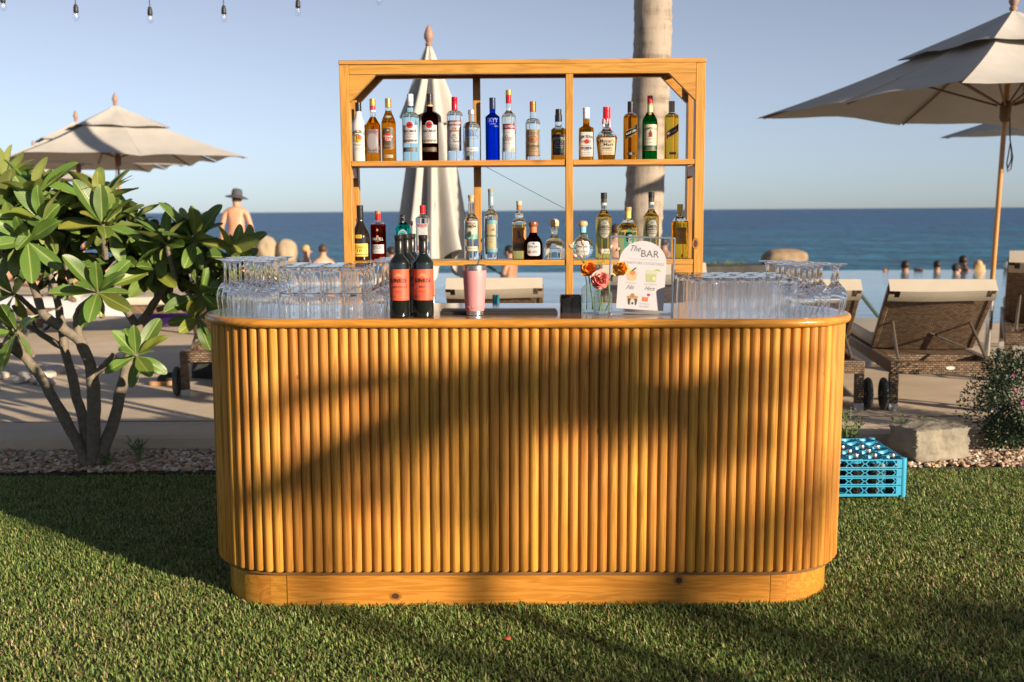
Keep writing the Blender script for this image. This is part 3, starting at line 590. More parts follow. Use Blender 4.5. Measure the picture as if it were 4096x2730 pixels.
b = 935; B = U(100, 220, b, 185, .61, .72, .39, 'C')
make_bottle('vodka_bottle', 'clear vodka bottle with copper cap and tan paper label', pos(P2, 100, b, UY, ZU), B, k, G_CLEAR, caps=[cap(b, 220, 342, 1.05, (.62, .16, .04), .6)],
  dec=[D('rect', 0, 0, 722, 178, 326, (.34, .235, .125), part='label'), D('text', "Tito's", 0, 598, 132, 58, (.05, .035, .02), shear=.35), D('disc', 0, 0, 678, 106, 82, (.05, .03, .02)), D('disc', 0, 0, 678, 92, 68, (.42, .15, .05)), D('disc', 0, -12, 682, 34, 44, (.18, .07, .03)), D('text', 'Handmade', 0, 755, 158, 38, (.05, .035, .02), shear=.35), D('text', 'VODKA', 0, 790, 90, 15, (.12, .08, .05)), D('text', 'AUSTIN TEXAS', 0, 822, 120, 10, (.12, .08, .05)), D('rect', 0, 0, 872, 178, 12, (.40, .10, .04))])
b = 930; B = U(420, 308, b, 178, .595, .675, .47, 'S', n=6.)
make_bottle('whiskey_bottle', 'square whiskey bottle with black cap and black label, partly behind the upright', pos(P2, 420, b, UY, ZU), B, k, G_CLEAR, AMBER, .60, [cap(b, 308, 380, .90, BLK), cap(b, 378, 458, 1.06, BLK, 0, 'neck_label')],
  dec=[D('rect', 0, 0, 740, 165, 250, (.012, .012, .014), part='label'), D('text', "JACK DANIEL'S", 0, 664, 148, 40, WHT, bold=.01, arc=14*k), D('ring', .06, 0, 708, 92, 54, (.5, .5, .5)), D('text', 'No.7', 0, 708, 46, 20, WHT), D('text', 'Tennessee', 0, 748, 104, 22, WHT, shear=.2), D('text', 'WHISKEY', 0, 778, 104, 18, WHT), D('text', 'DISTILLERY LYNCHBURG', 0, 805, 120, 9, (.5, .5, .5)), D('text', 'TENNESSEE U.S.A.', 0, 828, 120, 9, (.5, .5, .5))])
B = U(767, 293, b, 180, .60, .67, .44, 'S', n=4.)
make_bottle('whiskey_bottle', 'bourbon bottle with white cap and white label with red seal', pos(P2, 767, b, UY, ZU), B, k, G_CLEAR, AMBER, .78, [cap(b, 293, 352, 1.07, (.66, .66, .68)), cap(b, 352, 420, 1.03, (.62, .62, .65), 0, 'neck_label')],
  dec=[D('rect', 0, 0, 737, 165, 294, (.66, .65, .66), part='label'), D('text', 'JIM BEAM', 0, 650, 150, 52, (.02, .02, .025), bold=.02, arc=12*k), D('disc', 0, 0, 703, 124, 42, (.40, .36, .24)), D('disc', 0, 0, 703, 56, 56, S(196, 24, 30)), D('text', 'KENTUCKY STRAIGHT', 0, 755, 110, 10, (.2, .05, .05)), D('text', 'BOURBON', 0, 784, 126, 32, (.02, .02, .025), bold=.02), D('text', 'WHISKEY', 0, 812, 56, 9, (.1, .1, .1)), D('text', 'James B. Beam', 0, 838, 110, 15, (.3, .3, .32), shear=.4), D('text', 'ALC 40% BY VOL', 0, 862, 126, 10, (.2, .2, .2))])
b = 927
B = Bot((b - 283)*k, 127*k, 0, 0, 0, prof=[(0, .74, 3.5), (.01, .78, 3.5), (.40, 1.0, 3.5), (.435, .985, 3.3), (.48, .88, 3.), (.53, .66, 2.6), (.565, .45, 2.2), (.60, .38, 2), (.75, .34, 2), (1.0, .31, 2)])
mk = make_bottle('whisky_bottle', 'squat bourbon bottle sealed in dripping red wax with a cream label', pos(P2, 1022, b, UY, ZU), B, k, G_CLEAR, AMBER, .445, [cap(b, 283, 432, 1.18, S(214, 16, 36))],
  dec=[D('rect', 0, 0, 760, 215, 205, (.68, .58, .40), part='label'), D('text', "Maker's", 0, 697, 186, 42, (.05, .035, .03), bold=.01), D('text', 'Mark', 22, 740, 128, 34, (.05, .035, .03), bold=.01), D('ring', .06, -66, 740, 48, 44, (.12, .09, .07)), D('text', 'WHISKY', 0, 785, 122, 20, (.06, .04, .03)), D('text', 'KENTUCKY STRAIGHT BOURBON', 0, 808, 150, 8, (.15, .1, .08)), D('text', 'CONT. NET 750 ml 45% ALC. VOL.', 0, 843, 180, 10, (.15, .1, .08))])
for a, z0 in ((-.9, 545), (.75, 560), (2.6, 520), (.1, 470), (-2, 500)):
    pts = [B.pt(a, (b - y)*k, .0012) for y in range(425, z0, 20)]; obj('wax_drip', MB().tube(pts, [.004]*(len(pts) - 1) + [.0052], 8), flat(S(214, 16, 36), .3), mk)
b = 920
for xc, gl, lab, cc, lc, tx, nm in ((1320, AMBER, 'square amber whisky bottle with black cap and slanted black label', (.012, .014, .016), (.012, .020, .016), 'BLACK LABEL', 0), (1833, GOLD, 'square golden whisky bottle with bronze cap and slanted dark red label, rightmost on top shelf', (.26, .20, .14), (.16, .012, .028), 'RED LABEL', 1)):
    B = U(xc, 212, b, 168, .715, .80, .42, 'C', n=5.)
    sl = .42
    make_bottle('whisky_bottle', lab, pos(P2, xc, b, UY, ZU), B, k, G_CLEAR, gl, .77, [cap(b, 212, 345, 1.08, cc, .3 if nm else 0)],
      dec=[D('poly', [(-.5, -.5), (-.25, -.365), (0, -.23), (.25, -.095), (.5, .04), (.5, .5), (.25, .365), (0, .23), (-.25, .095), (-.5, -.04)], 0, 582, 166, 190, lc, part='label'), D('text', tx, 0, 583, 136, 22, WHT, rot=.42, bold=.01), D('text', 'JOHNNIE WALKER', -4, 548, 120, 12, (.42, .40, .25) if not nm else (.5, .25, .2), rot=.42), D('text', 'John Walker & Sons', 16, 622, 104, 12, (.5, .42, .2), rot=.42, shear=.4), D('rect', 0, 0, 672, 170, 4, GLD, rot=.42) if 0 else D('rect', 0, 0, 640, 30, 3, GLD, rot=.42),
           D('rect', 0, 0, 842, 92, 32, BLK if not nm else (.30, .22, .10), part='label'), *([D('text', '12', 0, 842, 26, 22, WHT, bold=.02)] if not nm else [D('text', '100 ANNIVERSARY', 0, 842, 80, 8, (.2, .14, .06))])])
b = 915; B = U(1562, 140, b, 186, .59, .79, .345, 'S')
make_bottle('whiskey_bottle', 'green whiskey bottle with red cap and cream label in front of the palm', pos(P2, 1562, b, UY, ZU), B, k, GREEN, caps=[cap(b, 140, 235, 1.07, S(196, 18, 34)), cap(b, 235, 250, 1.09, GLD, .6, 'neck_band'), cap(b, 252, 340, 1.03, (.52, .50, .30), 0, 'neck_label')],
  dec=[D('rect', 0, 0, 615, 178, 252, (.70, .64, .46), part='label'), D('text', 'JAMESON', 0, 540, 158, 38, (.03, .05, .04), bold=.02, arc=14*k), D('rect', 0, 0, 606, 44, 50, S(150, 30, 30)), D('disc', 0, 0, 570, 22, 18, (.03, .04, .03)), D('disc', 0, 0, 632, 64, 12, (.25, .05, .04)), D('text', 'TRIPLE DISTILLED', 0, 662, 116, 10, (.1, .1, .08)), D('text', 'IRISH WHISKEY', 0, 706, 96, 10, (.1, .1, .08)), D('rect', 0, 0, 774, 176, 58, (.03, .09, .06), part='label'), D('text', 'John Jameson', 0, 774, 134, 22, (.40, .40, .25), shear=.4), D('rect', 0, 0, 798, 176, 5, GLD), D('disc', 0, -4, 357, 40, 42, (.50, .18, .10), part='label'), D('disc', 0, -4, 357, 24, 26, (.6, .45, .25))])
# --- lower shelf -------------------------------------------------------------------------------------------------------
LY = SY0 + .11
k, P3 = spec(2.704, (1350, 700), LY)
b = 908; B = U(255, 325, b, 196, .40, .76, .345, 'S')
make_bottle('brandy_bottle', 'dark brandy bottle with yellow label, leftmost on lower shelf', pos(P3, 255, b, LY, ZL), B, k, BLKG, caps=[cap(b, 325, 458, 1.05, (.014, .013, .012))],
  dec=[D('rect', 0, 0, 797, 192, 136, S(238, 214, 92), part='label'), D('text', 'TORRES', 0, 770, 140, 24, (.05, .04, .02), bold=.01), D('text', '10', 0, 803, 52, 34, (.05, .04, .02), bold=.01), D('rect', 0, 0, 845, 190, 10, (.30, .20, .05)), D('text', 'Imperial Brandy', 0, 748, 90, 9, (.2, .15, .05), shear=.3), D('rect', 0, -8, 654, 72, 36, S(228, 190, 60), part='label'), D('text', 'T10', -8, 654, 40, 20, (.05, .04, .02), bold=.02)])
b = 892; B = U(447, 370, b, 165, .685, .77, .36, 'C')
make_bottle('cognac_bottle', 'dark red cognac bottle with red neck and white VSOP label', pos(P3, 447, b, LY + .04, ZL), B, k, G_CLEAR, COGNAC, .73, [cap(b, 370, 402, 1.1, (.38, .19, .08), .3), cap(b, 402, 470, 1.03, S(180, 24, 30), 0, 'neck_label')],
  dec=[D('rect', 0, 0, 775, 142, 96, (.60, .60, .60), part='label'), D('text', 'VSOP', 0, 757, 94, 40, (.09, .08, .12)), D('text', 'COGNAC', 0, 800, 60, 8, (.3, .3, .3)), D('rect', 0, 0, 668, 4, 4, (.1, .02, .02), part='label'), D('text', 'MARTELL', 0, 668, 124, 30, WHT, bold=.01), D('text', 'COGNAC', 0, 692, 50, 8, (.6, .5, .4)), D('disc', 0, 0, 640, 26, 22, (.5, .3, .2)), D('disc', 0, 0, 572, 20, 28, (.5, .3, .2))])
b = 888; B = U(718, 408, b, 162, .70, .84, .39, 'L', n=4.)
make_bottle('gin_bottle', 'turquoise gin bottle with black cap behind the wine bottles', pos(P3, 718, b, LY + .045, ZL), B, k, TEALG, caps=[cap(b, 408, 486, 1.07, (.014, .014, .018))],
  dec=[D('arch', 0, 0, 690, 104, 250, (.52, .60, .62), part='label'), D('arch', 0, 0, 690, 92, 230, (.10, .35, .40)), D('text', 'BOMBAY', 0, 614, 80, 22, (.02, .03, .05), bold=.02, arc=10*k), D('arch', 0, 0, 715, 74, 150, (.60, .62, .60)), D('text', 'SAPPHIRE', 0, 690, 66, 12, (.05, .05, .1)), D('rect', 0, 0, 455, 22, 70, (.55, .55, .55), part='label')])
b = 890; B = U(928, 312, b, 150, .755, .84, .40, 'S', n=4.)
make_bottle('gin_bottle', 'clear gin bottle with red cap and white label with red lettering', pos(P3, 928, b, LY + .035, ZL), B, k, G_CLEAR, caps=[cap(b, 312, 398, 1.05, S(190, 20, 28))],
  dec=[D('rect', 0, 0, 660, 118, 310, (.62, .62, .63), part='label'), D('text', 'BEEFEATER', 0, 524, 108, 30, S(190, 26, 34), bold=.03), D('text', 'LONDON', 0, 544, 56, 9, (.05, .05, .08)), D('rect', 0, 0, 764, 116, 44, S(196, 30, 36)), D('text', 'DRY GIN', 0, 764, 90, 20, WHT)])
b = 908; B = U(1452, 225, b, 154, .60, .735, .40, 'S')
make_bottle('mezcal_bottle', 'clear mezcal bottle with cork and pale green label, red and black lettering', pos(P3, 1452, b, LY, ZL), B, k, G_CLEAR, caps=[cap(b, 225, 255, 1.12, (.36, .26, .15)), cap(b, 252, 292, .94, (.45, .33, .18), 0, 'cork')],
  dec=[D('rect', 0, 0, 595, 152, 192, (.62, .60, .44), part='label'), D('rect', 0, 0, 665, 152, 52, (.16, .42, .36)), *[D('poly', [(-.5, -.5), (-.3, -.5), (.02, .5), (-.02, .5)], q*44, 665, 60, 52, (.60, .60, .46)) for q in (-1, 0, 1)], D('text', 'MEZCAL', 0, 524, 106, 22, (.40, .04, .03), bold=.03), D('text', 'UNIÓN', 0, 552, 108, 34, (.03, .03, .03), bold=.03), D('text', 'UNO', 0, 576, 34, 9, (.2, .1, .05)), D('disc', 0, -12, 636, 26, 62, (.06, .07, .03)), D('rect', 0, 0, 792, 152, 50, (.60, .56, .42), part='label'), D('text', '100% AGAVE MEZCAL JOVEN', 0, 792, 120, 10, (.2, .15, .1))])
b = 902; B = U(1665, 155, b, 150, .595, .73, .38, 'S')
make_bottle('mezcal_bottle', 'slim tall clear bottle with blue and beige label on lower shelf', pos(P3, 1665, b, LY + .03, ZL), B, k, G_CLEAR, caps=[cap(b, 155, 188, 1.12, (.30, .22, .14)), cap(b, 186, 330, 1.03, (.20, .30, .34), 0, 'neck_label')],
  dec=[D('rect', 0, 0, 660, 148, 372, S(40, 110, 160), part='label'), D('rect', 0, 0, 508, 147, 44, S(120, 168, 176)), D('rect', 0, 0, 805, 147, 44, S(120, 168, 176)), D('rect', 0, 0, 660, 112, 262, S(188, 176, 132)), D('ring', .015, 0, 660, 104, 250, (.2, .32, .36)), D('text', '400 CONEJOS', 0, 655, 98, 28, S(50, 96, 120), bold=.02), D('text', 'MEZCAL JOVEN', 0, 688, 60, 9, (.3, .15, .1)), D('poly', [(-.5, 0), (-.2, .3), (0, .1), (.3, .4), (.5, -.1), (.1, -.2), (-.3, -.3)], 0, 590, 80, 50, (.45, .22, .14)), D('text', 'OAXACA', 0, 716, 60, 12, (.35, .3, .2))])
b = 897; B = Bot((b - 280)*k, 75*k, 0, 0, 0, prof=[(0, .93, 3), (.015, 1, 3), (.62, 1, 3), (.66, .92, 2.5), (.69, .72, 2), (.715, .56, 2), (.74, .58, 2), (.77, .62, 2), (.80, .52, 2), (.83, .40, 2), (1, .36, 2)])
make_bottle('tequila_bottle', 'tequila bottle with orange stag label and tan band', pos(P3, 1967, b, LY + .035, ZL), B, k, G_CLEAR, PALEG, .60, [cap(b, 280, 322, 1.12, (.50, .40, .26)), cap(b, 320, 376, 1.04, (.45, .16, .08), 0, 'neck_label')],
  dec=[D('rect', 0, 0, 640, 146, 160, S(232, 140, 60), part='label'), D('poly', [(-.3, -.5), (-.2, 0), (-.3, .3), (-.1, .5), (0, .3), (.15, .5), (.1, .1), (.3, -.1), (.25, -.5), (.1, -.2), (-.1, -.2)], 0, 645, 76, 130, (.10, .09, .08)), D('rect', 0, 0, 765, 148, 90, S(150, 128, 104), part='label'), D('text', 'CAZADORES', 0, 760, 138, 40, (.06, .04, .03), bold=.03), D('text', 'TEQUILA REPOSADO', 0, 795, 110, 9, (.3, .08, .05)), D('text', '100% AGAVE', 0, 735, 60, 9, (.2, .1, .08))])
k, P4 = spec(2.704, (2100, 700), LY)
SQ = [(0, .90, 2.6), (.02, .98, 2.6), (.06, 1, 2.6), (.42, .97, 2.4), (.50, .86, 2.2), (.56, .70, 2), (.62, .50, 2), (.66, .40, 2), (.72, .37, 2), (1, .36, 2)]
b = 922; B = Bot((b - 518)*k, 101*k, 0, 0, 0, prof=SQ)
make_bottle('tequila_bottle', 'squat brown tequila bottle with dark wooden knob and orange neck', pos(P4, 90, b, LY - .055, ZL), B, k, BROWNG, caps=[cap(b, 575, 637, 1.06, (.50, .17, .06), 0, 'neck_label'), cap(b, 518, 578, 1.40, (.22, .075, .03), 0, 'knob')],
  dec=[D('round', 0, 4, 806, 136, 146, (.66, .66, .66), part='label'), D('text', 'Don Julio', 4, 785, 112, 32, (.03, .03, .04), bold=.015), D('text', 'REPOSADO', 20, 840, 66, 14, (.50, .16, .06), bold=.02), D('disc', 0, -38, 838, 28, 30, (.50, .18, .08)), D('disc', 0, 2, 750, 20, 20, (.12, .10, .10)), D('text', 'TEQUILA', 20, 824, 46, 8, (.3, .3, .3))])
b = 905; B = Bot((b - 480)*k, 110*k, 0, 0, 0, prof=[(0, .93, 3), (.02, 1, 3), (.22, 1, 3), (.34, .95, 2.8), (.44, .82, 2.4), (.51, .58, 2), (.55, .40, 2), (.62, .33, 2), (.76, .31, 2), (.77, .42, 2), (.80, .42, 2), (1, .33, 2)])
make_bottle('tequila_bottle', 'squat clear tequila bottle with round cork ball stopper', pos(P4, 318, b, LY + .02, ZL), B, k, G_CLEAR, caps=[cap(b, 480, 566, 1.42, (.60, .38, .18), 0, 'knob')],
  dec=[D('text', 'PATRÓN', 0, 790, 90, 22, (.5, .55, .6), bold=.01, part='label')])
b = 915; B = Bot((b - 510)*k, 112*k, 0, 0, 0, prof=[(0, .62, 2.2), (.03, .70, 2.2), (.12, .90, 2.2), (.24, 1, 2.2), (.34, 1, 2.1), (.46, .86, 2), (.56, .62, 2), (.63, .42, 2), (.68, .32, 2), (.75, .30, 2), (1, .30, 2)], dr=.8)
make_bottle('tequila_bottle', 'round clear tequila flask with wooden knob and pale blue neck behind rosebuds', pos(P4, 625, b, LY, ZL), B, k, clear_glass('pale_blue_bottle', (.82, .93, .97), 1.3), caps=[cap(b, 572, 636, 1.08, S(120, 180, 205), 0, 'neck_label'), cap(b, 510, 574, 1.55, (.58, .33, .14), 0, 'knob')],
  dec=[D('round', 0, -8, 800, 150, 150, (.68, .68, .69), part='label'), D('text', 'Don Julio', -8, 785, 124, 34, (.03, .03, .04), bold=.015), D('text', 'BLANCO', 12, 836, 70, 14, (.15, .3, .42)), D('disc', 0, -52, 832, 26, 28, (.35, .5, .6))])
b = 900
for xc, lab, top in ((850, 'tall golden tequila bottle with oval label left of the framed menu', 200), (1360, 'tall golden tequila bottle with oval label in front of the palm, over the framed menu', 196)):
    B = U(xc, top, b, 170, .60, .755, .36, 'S')
    make_bottle('tequila_bottle', lab, pos(P4, xc, b, LY + .04, ZL), B, k, G_CLEAR, PALEG, .745, [cap(b, top, top + 62, 1.10, (.016, .014, .012)), cap(b, top + 62, top + 108, 1.02, (.05, .045, .04), 0, 'neck_label'), cap(b, top + 108, top + 132, 1.05, (.55, .50, .38), 0, 'neck_label')],
      dec=[D('disc', 0, 0, 586, 142, 214, (.045, .042, .03), part='label'), D('disc', 0, 0, 586, 126, 192, (.36, .35, .28)), D('text', 'José', 6, 524, 46, 24, (.03, .03, .02), shear=.4), D('text', 'Cuervo', 0, 552, 94, 30, (.03, .03, .02), bold=.02), D('rect', 0, 0, 582, 138, 34, (.03, .03, .025)), D('text', 'TRADICIONAL', 0, 582, 126, 20, (.52, .50, .42), bold=.01), D('text', 'TEQUILA', 0, 614, 74, 14, (.05, .05, .04)), D('text', 'REPOSADO', 0, 636, 84, 14, (.05, .05, .04)), D('text', '100% DE AGAVE', 0, 500, 84, 9, (.4, .38, .3)), D('rect', 0, 0, 822, 140, 50, (.50, .47, .35), part='label'), D('text', 'HECHO EN MEXICO', 0, 822, 110, 12, (.1, .1, .08))])
b = 895; B = Bot((b - 350)*k, 108*k, 0, 0, 0, prof=[(0, .82, 3), (.02, .86, 3), (.45, 1, 4), (.60, 1, 4), (.72, .55, 3), (.79, .33, 2), (.84, .31, 2), (1, .31, 2)])
make_bottle('tequila_bottle', 'angular tequila bottle with green diamond label behind the framed menu', pos(P4, 1110, b, LY + .03, ZL), B, k, G_CLEAR, PALEG, .70, [cap(b, 350, 388, 1.15, (.45, .24, .10)), cap(b, 386, 470, 1.04, (.55, .45, .12), 0, 'neck_label')], seg=24,
  dec=[D('poly', [(0, .5), (.5, .2), (.5, -.2), (0, -.5), (-.5, -.2), (-.5, .2)], 0, 725, 110, 310, S(60, 150, 110), part='label'), D('text', 'HORNITOS', 14, 735, 190, 36, WHT, rot=PI/2, bold=.03), D('text', 'BLACK', -66, 606, 60, 12, (.6, .6, .55)), D('text', 'BARREL', 66, 606, 60, 12, (.6, .6, .55))])
b = 905; B = Bot((b - 333)*k, 92*k, 0, 0, 0, prof=[(0, .93, 3), (.02, .99, 3), (.64, .97, 3), (.69, .90, 2.6), (.72, .70, 2.2), (.76, .44, 2), (.82, .34, 2), (1, .33, 2)])
make_bottle('tequila_bottle', 'ribbed golden tequila bottle with gold cap and yellow label, rightmost on lower shelf', pos(P4, 1670, b, LY, ZL), B, k, G_CLEAR, GOLD, .69, [cap(b, 333, 438, 1.08, (.50, .36, .10), .6)], rib=.0022, seg=40,
  dec=[D('rect', 0, 0, 665, 98, 176, S(228, 168, 60), part='label'), D('text', 'CENTENARIO', 0, 597, 88, 20, (.30, .05, .03), bold=.02), D('text', 'REPOSADO', 0, 616, 50, 8, (.3, .1, .05)), D('disc', 0, 0, 668, 36, 72, (.60, .24, .10))])
# twisted copper bar spoon leaning by the gin
p = at(*(1350 + 810/2.704, 700 + 885/2.704), LY + .04); q = at(1350 + 812/2.704, 700 + 505/2.704, LY + .04)
t = thing('bar_spoon', 'twisted copper bar spoon standing between the two gin bottles', 'spoon', (p.x, p.y, ZL)); h = q.z - ZL
obj('handle', MB().tube([(.0008*math.sin(i*1.7), .0008*math.cos(i*1.7), .012 + h*.9*i/24) for i in range(25)], .0026, 6), flat((.45, .18, .08), .3, .8), t); obj('bowl', MB().ball((0, 0, h*.95), .0065, .003, .013), flat((.45, .18, .08), .3, .8), t); obj('foot', MB().lathe([(.006, 0), (.006, .003), (.002, .014)], 12), flat((.45, .18, .08), .3, .8), t)

# --- wine bottles on the counter ----------------------------------------------------------------------------------------
k, P3c = spec(2.704, (1350, 700), cp(1600, 1267).y)
def wine_bottle(xpx, ypx, label, variety, vcol, behind=0):
    p = cp(xpx, ypx) + Vector((0, behind, 0)); b = 1535; B = Bot((b - 660)*k, 109*k, .655, .79, .395, 'S'); D = lambda *a, **o: dc(b, 0, *a, **o)
    make_bottle('wine_bottle', label, p, B, k, WINE, caps=[cap(b, 660, 845, 1.07, (.018, .016, .014), .3), cap(b, 660, 700, 1.13, (.02, .018, .016), .3)],
      dec=[D('rect', 0, 0, 1186, 268, 330, S(240, 104, 70), part='label'), D('rays', 9, 0, 1080, 92, 44, S(252, 220, 150)), D('text', 'SUNRISE', 0, 1140, 190, 46, (.02, .008, .006), bold=.03, space=1.1), D('poly', [(-.5, -.5), (.46, -.4), (.5, .5), (-.40, .35)], 0, 1206, 190, 36, vcol), D('text', variety, 0, 1206, 160 if len(variety) > 8 else 64, 18, (.06, .02, .05), bold=.01), D('text', 'VALLE CENTRAL', 0, 1252, 72, 10, (.25, .07, .05)), D('text', 'CHILE', 0, 1267, 30, 8, (.25, .07, .05)), D('disc', 0, -78, 1308, 26, 30, S(50, 110, 90)), D('ring', .08, -38, 1310, 28, 30, (.35, .08, .05)), D('text', 'B', -38, 1310, 10, 14, (.35, .08, .05)), D('poly', [(-.5, -.5), (.5, .1), (.3, -.5)], 72, 1318, 70, 40, S(226, 84, 56)), D('text', '2021', 80, 1332, 34, 12, (.25, .07, .05))], tilt=TILT)
wine_bottle(1599.6, 1268, 'front red wine bottle, orange label with crimson band, beside the stacked tumblers', 'CABERNET SAUVIGNON', S(214, 30, 66))
wine_bottle(1695, 1267, 'front red wine bottle, orange label with violet band, left of the pink tumbler', 'MERLOT', S(138, 110, 190))
wine_bottle(1622, 1262, 'red wine bottle second in line behind the crimson banded one', 'CABERNET SAUVIGNON', S(214, 30, 66), .055)
wine_bottle(1637, 1258, 'red wine bottle third in line behind the crimson banded one', 'MERLOT', S(138, 110, 190), .12)
# ------------------------------------------------------------------ glassware, upside down on the counter
GLASS = clear_glass('drinking_glass', (1, 1, 1), 1.45)
e_ = 1e-5
def glass_mesh(name, outer, inner, seg=22):
    return MB().lathe([(max(r, e_), z) for r, z in inner] + [(max(r, e_), z) for r, z in outer], seg).mesh(name, GLASS, 35)
wine_me = glass_mesh('wine_glass', [(.0285, 0), (.0325, .028), (.0355, .055), (.0335, .078), (.0265, .096), (.0150, .110), (.0060, .120), (.0044, .135), (.0042, .165), (.0050, .186), (.010, .195), (.022, .1995), (.0325, .2015), (.0328, .2030), (.020, .2042), (0, .2045)],
                     [(0, .108), (.012, .104), (.0250, .093), (.0322, .077), (.0343, .055), (.0313, .028), (.0273, 0)])
gob_me = glass_mesh('wine_glass', [(.0300, 0), (.0375, .022), (.0420, .048), (.0405, .068), (.0320, .088), (.0190, .102), (.0090, .112), (.0075, .122), (.0095, .128), (.0062, .136), (.0060, .155), (.0075, .168), (.014, .178), (.0355, .1835), (.0358, .1852), (.020, .1868), (0, .187)],
                    [(0, .098), (.014, .095), (.0300, .085), (.0390, .067), (.0406, .048), (.0361, .022), (.0286, 0)])
tum_me = glass_mesh('tumbler_glass', [(.0390, 0), (.0392, .003), (.0375, .088), (.0350, .0925), (0, .0925)], [(0, .078), (.034, .078), (.0368, .072), (.0374, .003), (.0372, 0)])
high_me = glass_mesh('highball_glass', [(.0345, 0), (.0346, .003), (.0318, .139), (.0295, .1445), (0, .1445)], [(0, .128), (.028, .128), (.0304, .120), (.0328, .003), (.0327, 0)])
def on_bar(x, y, z=0., a=0.): return BAR @ Tr(x, y, BAR_H + .0006 + z) @ Rz(a)
def inside(x, y, m):
    dx = max(0, abs(x) - BAR_L); return math.hypot(dx, y) < BAR_R - m if dx > 0 else abs(y) < BAR_R - m
ORD = ['front', 'second', 'third', 'fourth', 'fifth', 'sixth', 'seventh']; ORD2 = ['first', 'second', 'third', 'fourth', 'fifth', 'sixth']
J = lambda s: random.uniform(-s, s)
def put(name, me, x, y, label, group, z=0., j=.0018):
    o = link(name, me, M=on_bar(x + J(j), y + J(j), z, J(3))); tag(o, label, 'glass', group)
n1 = 0
for r in range(7):
    for c in range(6):
        x = -.975 - c*.0765 + (.038 if r % 2 else 0); y = -.262 + r*.069
        if inside(x, y, .028) and x < -.945: put('wine_glass', wine_me, x, y, 'upside-down slim wine glass by the shrub, %s row, %s from the tumblers' % (ORD[r], ORD2[c]), 'wine glasses by the shrub')
for r in range(5):
    for c in range(4): put('tumbler_glass', tum_me, -.878 + c*.0805, -.262 + r*.083, 'upside-down tumbler of the lower tier, %s row, %s from the wine bottles' % (ORD[r], ORD2[3 - c]), 'tumblers, lower tier')
for r in range(4):
    for c in range(4): put('tumbler_glass', tum_me, -.878 + c*.0805, -.258 + r*.083, 'upside-down tumbler of the upper tier, %s row, %s from the wine bottles' % (ORD[r], ORD2[3 - c]), 'tumblers, upper tier', .0934)
for r in range(5): put('wine_glass', wine_me, -.556 + .012*(r % 2), -.235 + r*.078, 'upside-down wine glass between tumblers and wine bottles, %s in its file' % ORD[r], 'wine glasses next to the wine bottles')
for r in range(6):
    for c in range(6):
        x = .668 + c*.0705 - (r % 2)*.034 - (.0 if r < 3 else .03); y = -.265 + r*.0625
        if x < .965: put('highball_glass', high_me, x, y, 'upside-down tall highball glass, %s row, %s from the framed menu' % (ORD[r], ORD2[c]), 'highball glasses')
for r in range(6):
    for c in range(4):
        x = 1.018 + c*.0855 - (.042 if r % 2 else 0); y = -.215 + r*.076
        if inside(x, y, .032) and x > .965: put('wine_glass', gob_me, x, y, 'upside-down round goblet at the end of the counter, %s row, %s from the highball glasses' % (ORD[r], ORD2[c]), 'goblets at the end of the counter')

# ------------------------------------------------------------------ pink tumbler with steel straw
p = cp(1898, 1264); sc_ = p.y/FPX*1.0
def onc(p): return Tr(*p) @ TILT
STEEL = mat('brushed_steel', (.62, .60, .57), .25, 1.0, bump=.05, bscale=200); PINK = mat('pink_powder_coat', (.52, .215, .22), .45, bump=.15, bscale=900)
t = thing('insulated_tumbler', 'pink insulated tumbler with steel rim and a metal straw on the counter', 'tumbler', M=onc(p + Vector((0, .03, 0))))
Ht = .187; rb, rt = .0335, .0435; rz_ = lambda z: rb + (rt - rb)*min(1, z/Ht/.93)
obj('base_ring', MB().lathe([(rb - .003, 0), (rb, .002), (rz_(.016), .0165)], 40), STEEL, t)
bd = MB().lathe([(rz_(.0166) + .0006, .0166), (rz_(.02) + .0012, .019)] + [(rz_(z) + .0012, z) for z in (.05, .09, .13, .165)] + [(rz_(.1675) + .0006, .1675)], 40); obj('cup_body', bd, PINK, t)
obj('rim', MB().lathe([(rz_(.168), .168), (rz_(.18), .18), (rt, Ht - .001), (rt - .0015, Ht), (rt - .003, Ht - .004)], 40), STEEL, t)
obj('lid', MB().lathe([(rt - .0035, Ht - .008), (rt - .0035, Ht + .001), (rt - .008, Ht - .003), (0, Ht - .003)], 40), mat('smoked_lid', (.05, .05, .055), .1), t)
fnT = lambda u, v, off: ((rz_(v) + .0012 + off)*math.sin(u/rz_(v)), -(rz_(v) + .0012 + off)*math.cos(u/rz_(v)), v)
ob = decal('text', 'YETI', -.017, .0315, .034, .0095, fnT, .0006, bold=.02); m = obj('lettering', ob, PINK, t)
so_ = m.modifiers.new('s', 'SOLIDIFY'); so_.thickness = .0009
s = thing('drinking_straw', 'shiny metal straw sticking out of the pink tumbler', 'straw', M=onc(p + Vector((0, .03, 0)))); obj('tube', MB().tube([(.006, 0, .02), (.0125, -.003, Ht + .004), (.0265, -.008, Ht + .052)], .0032, 10), STEEL, s)

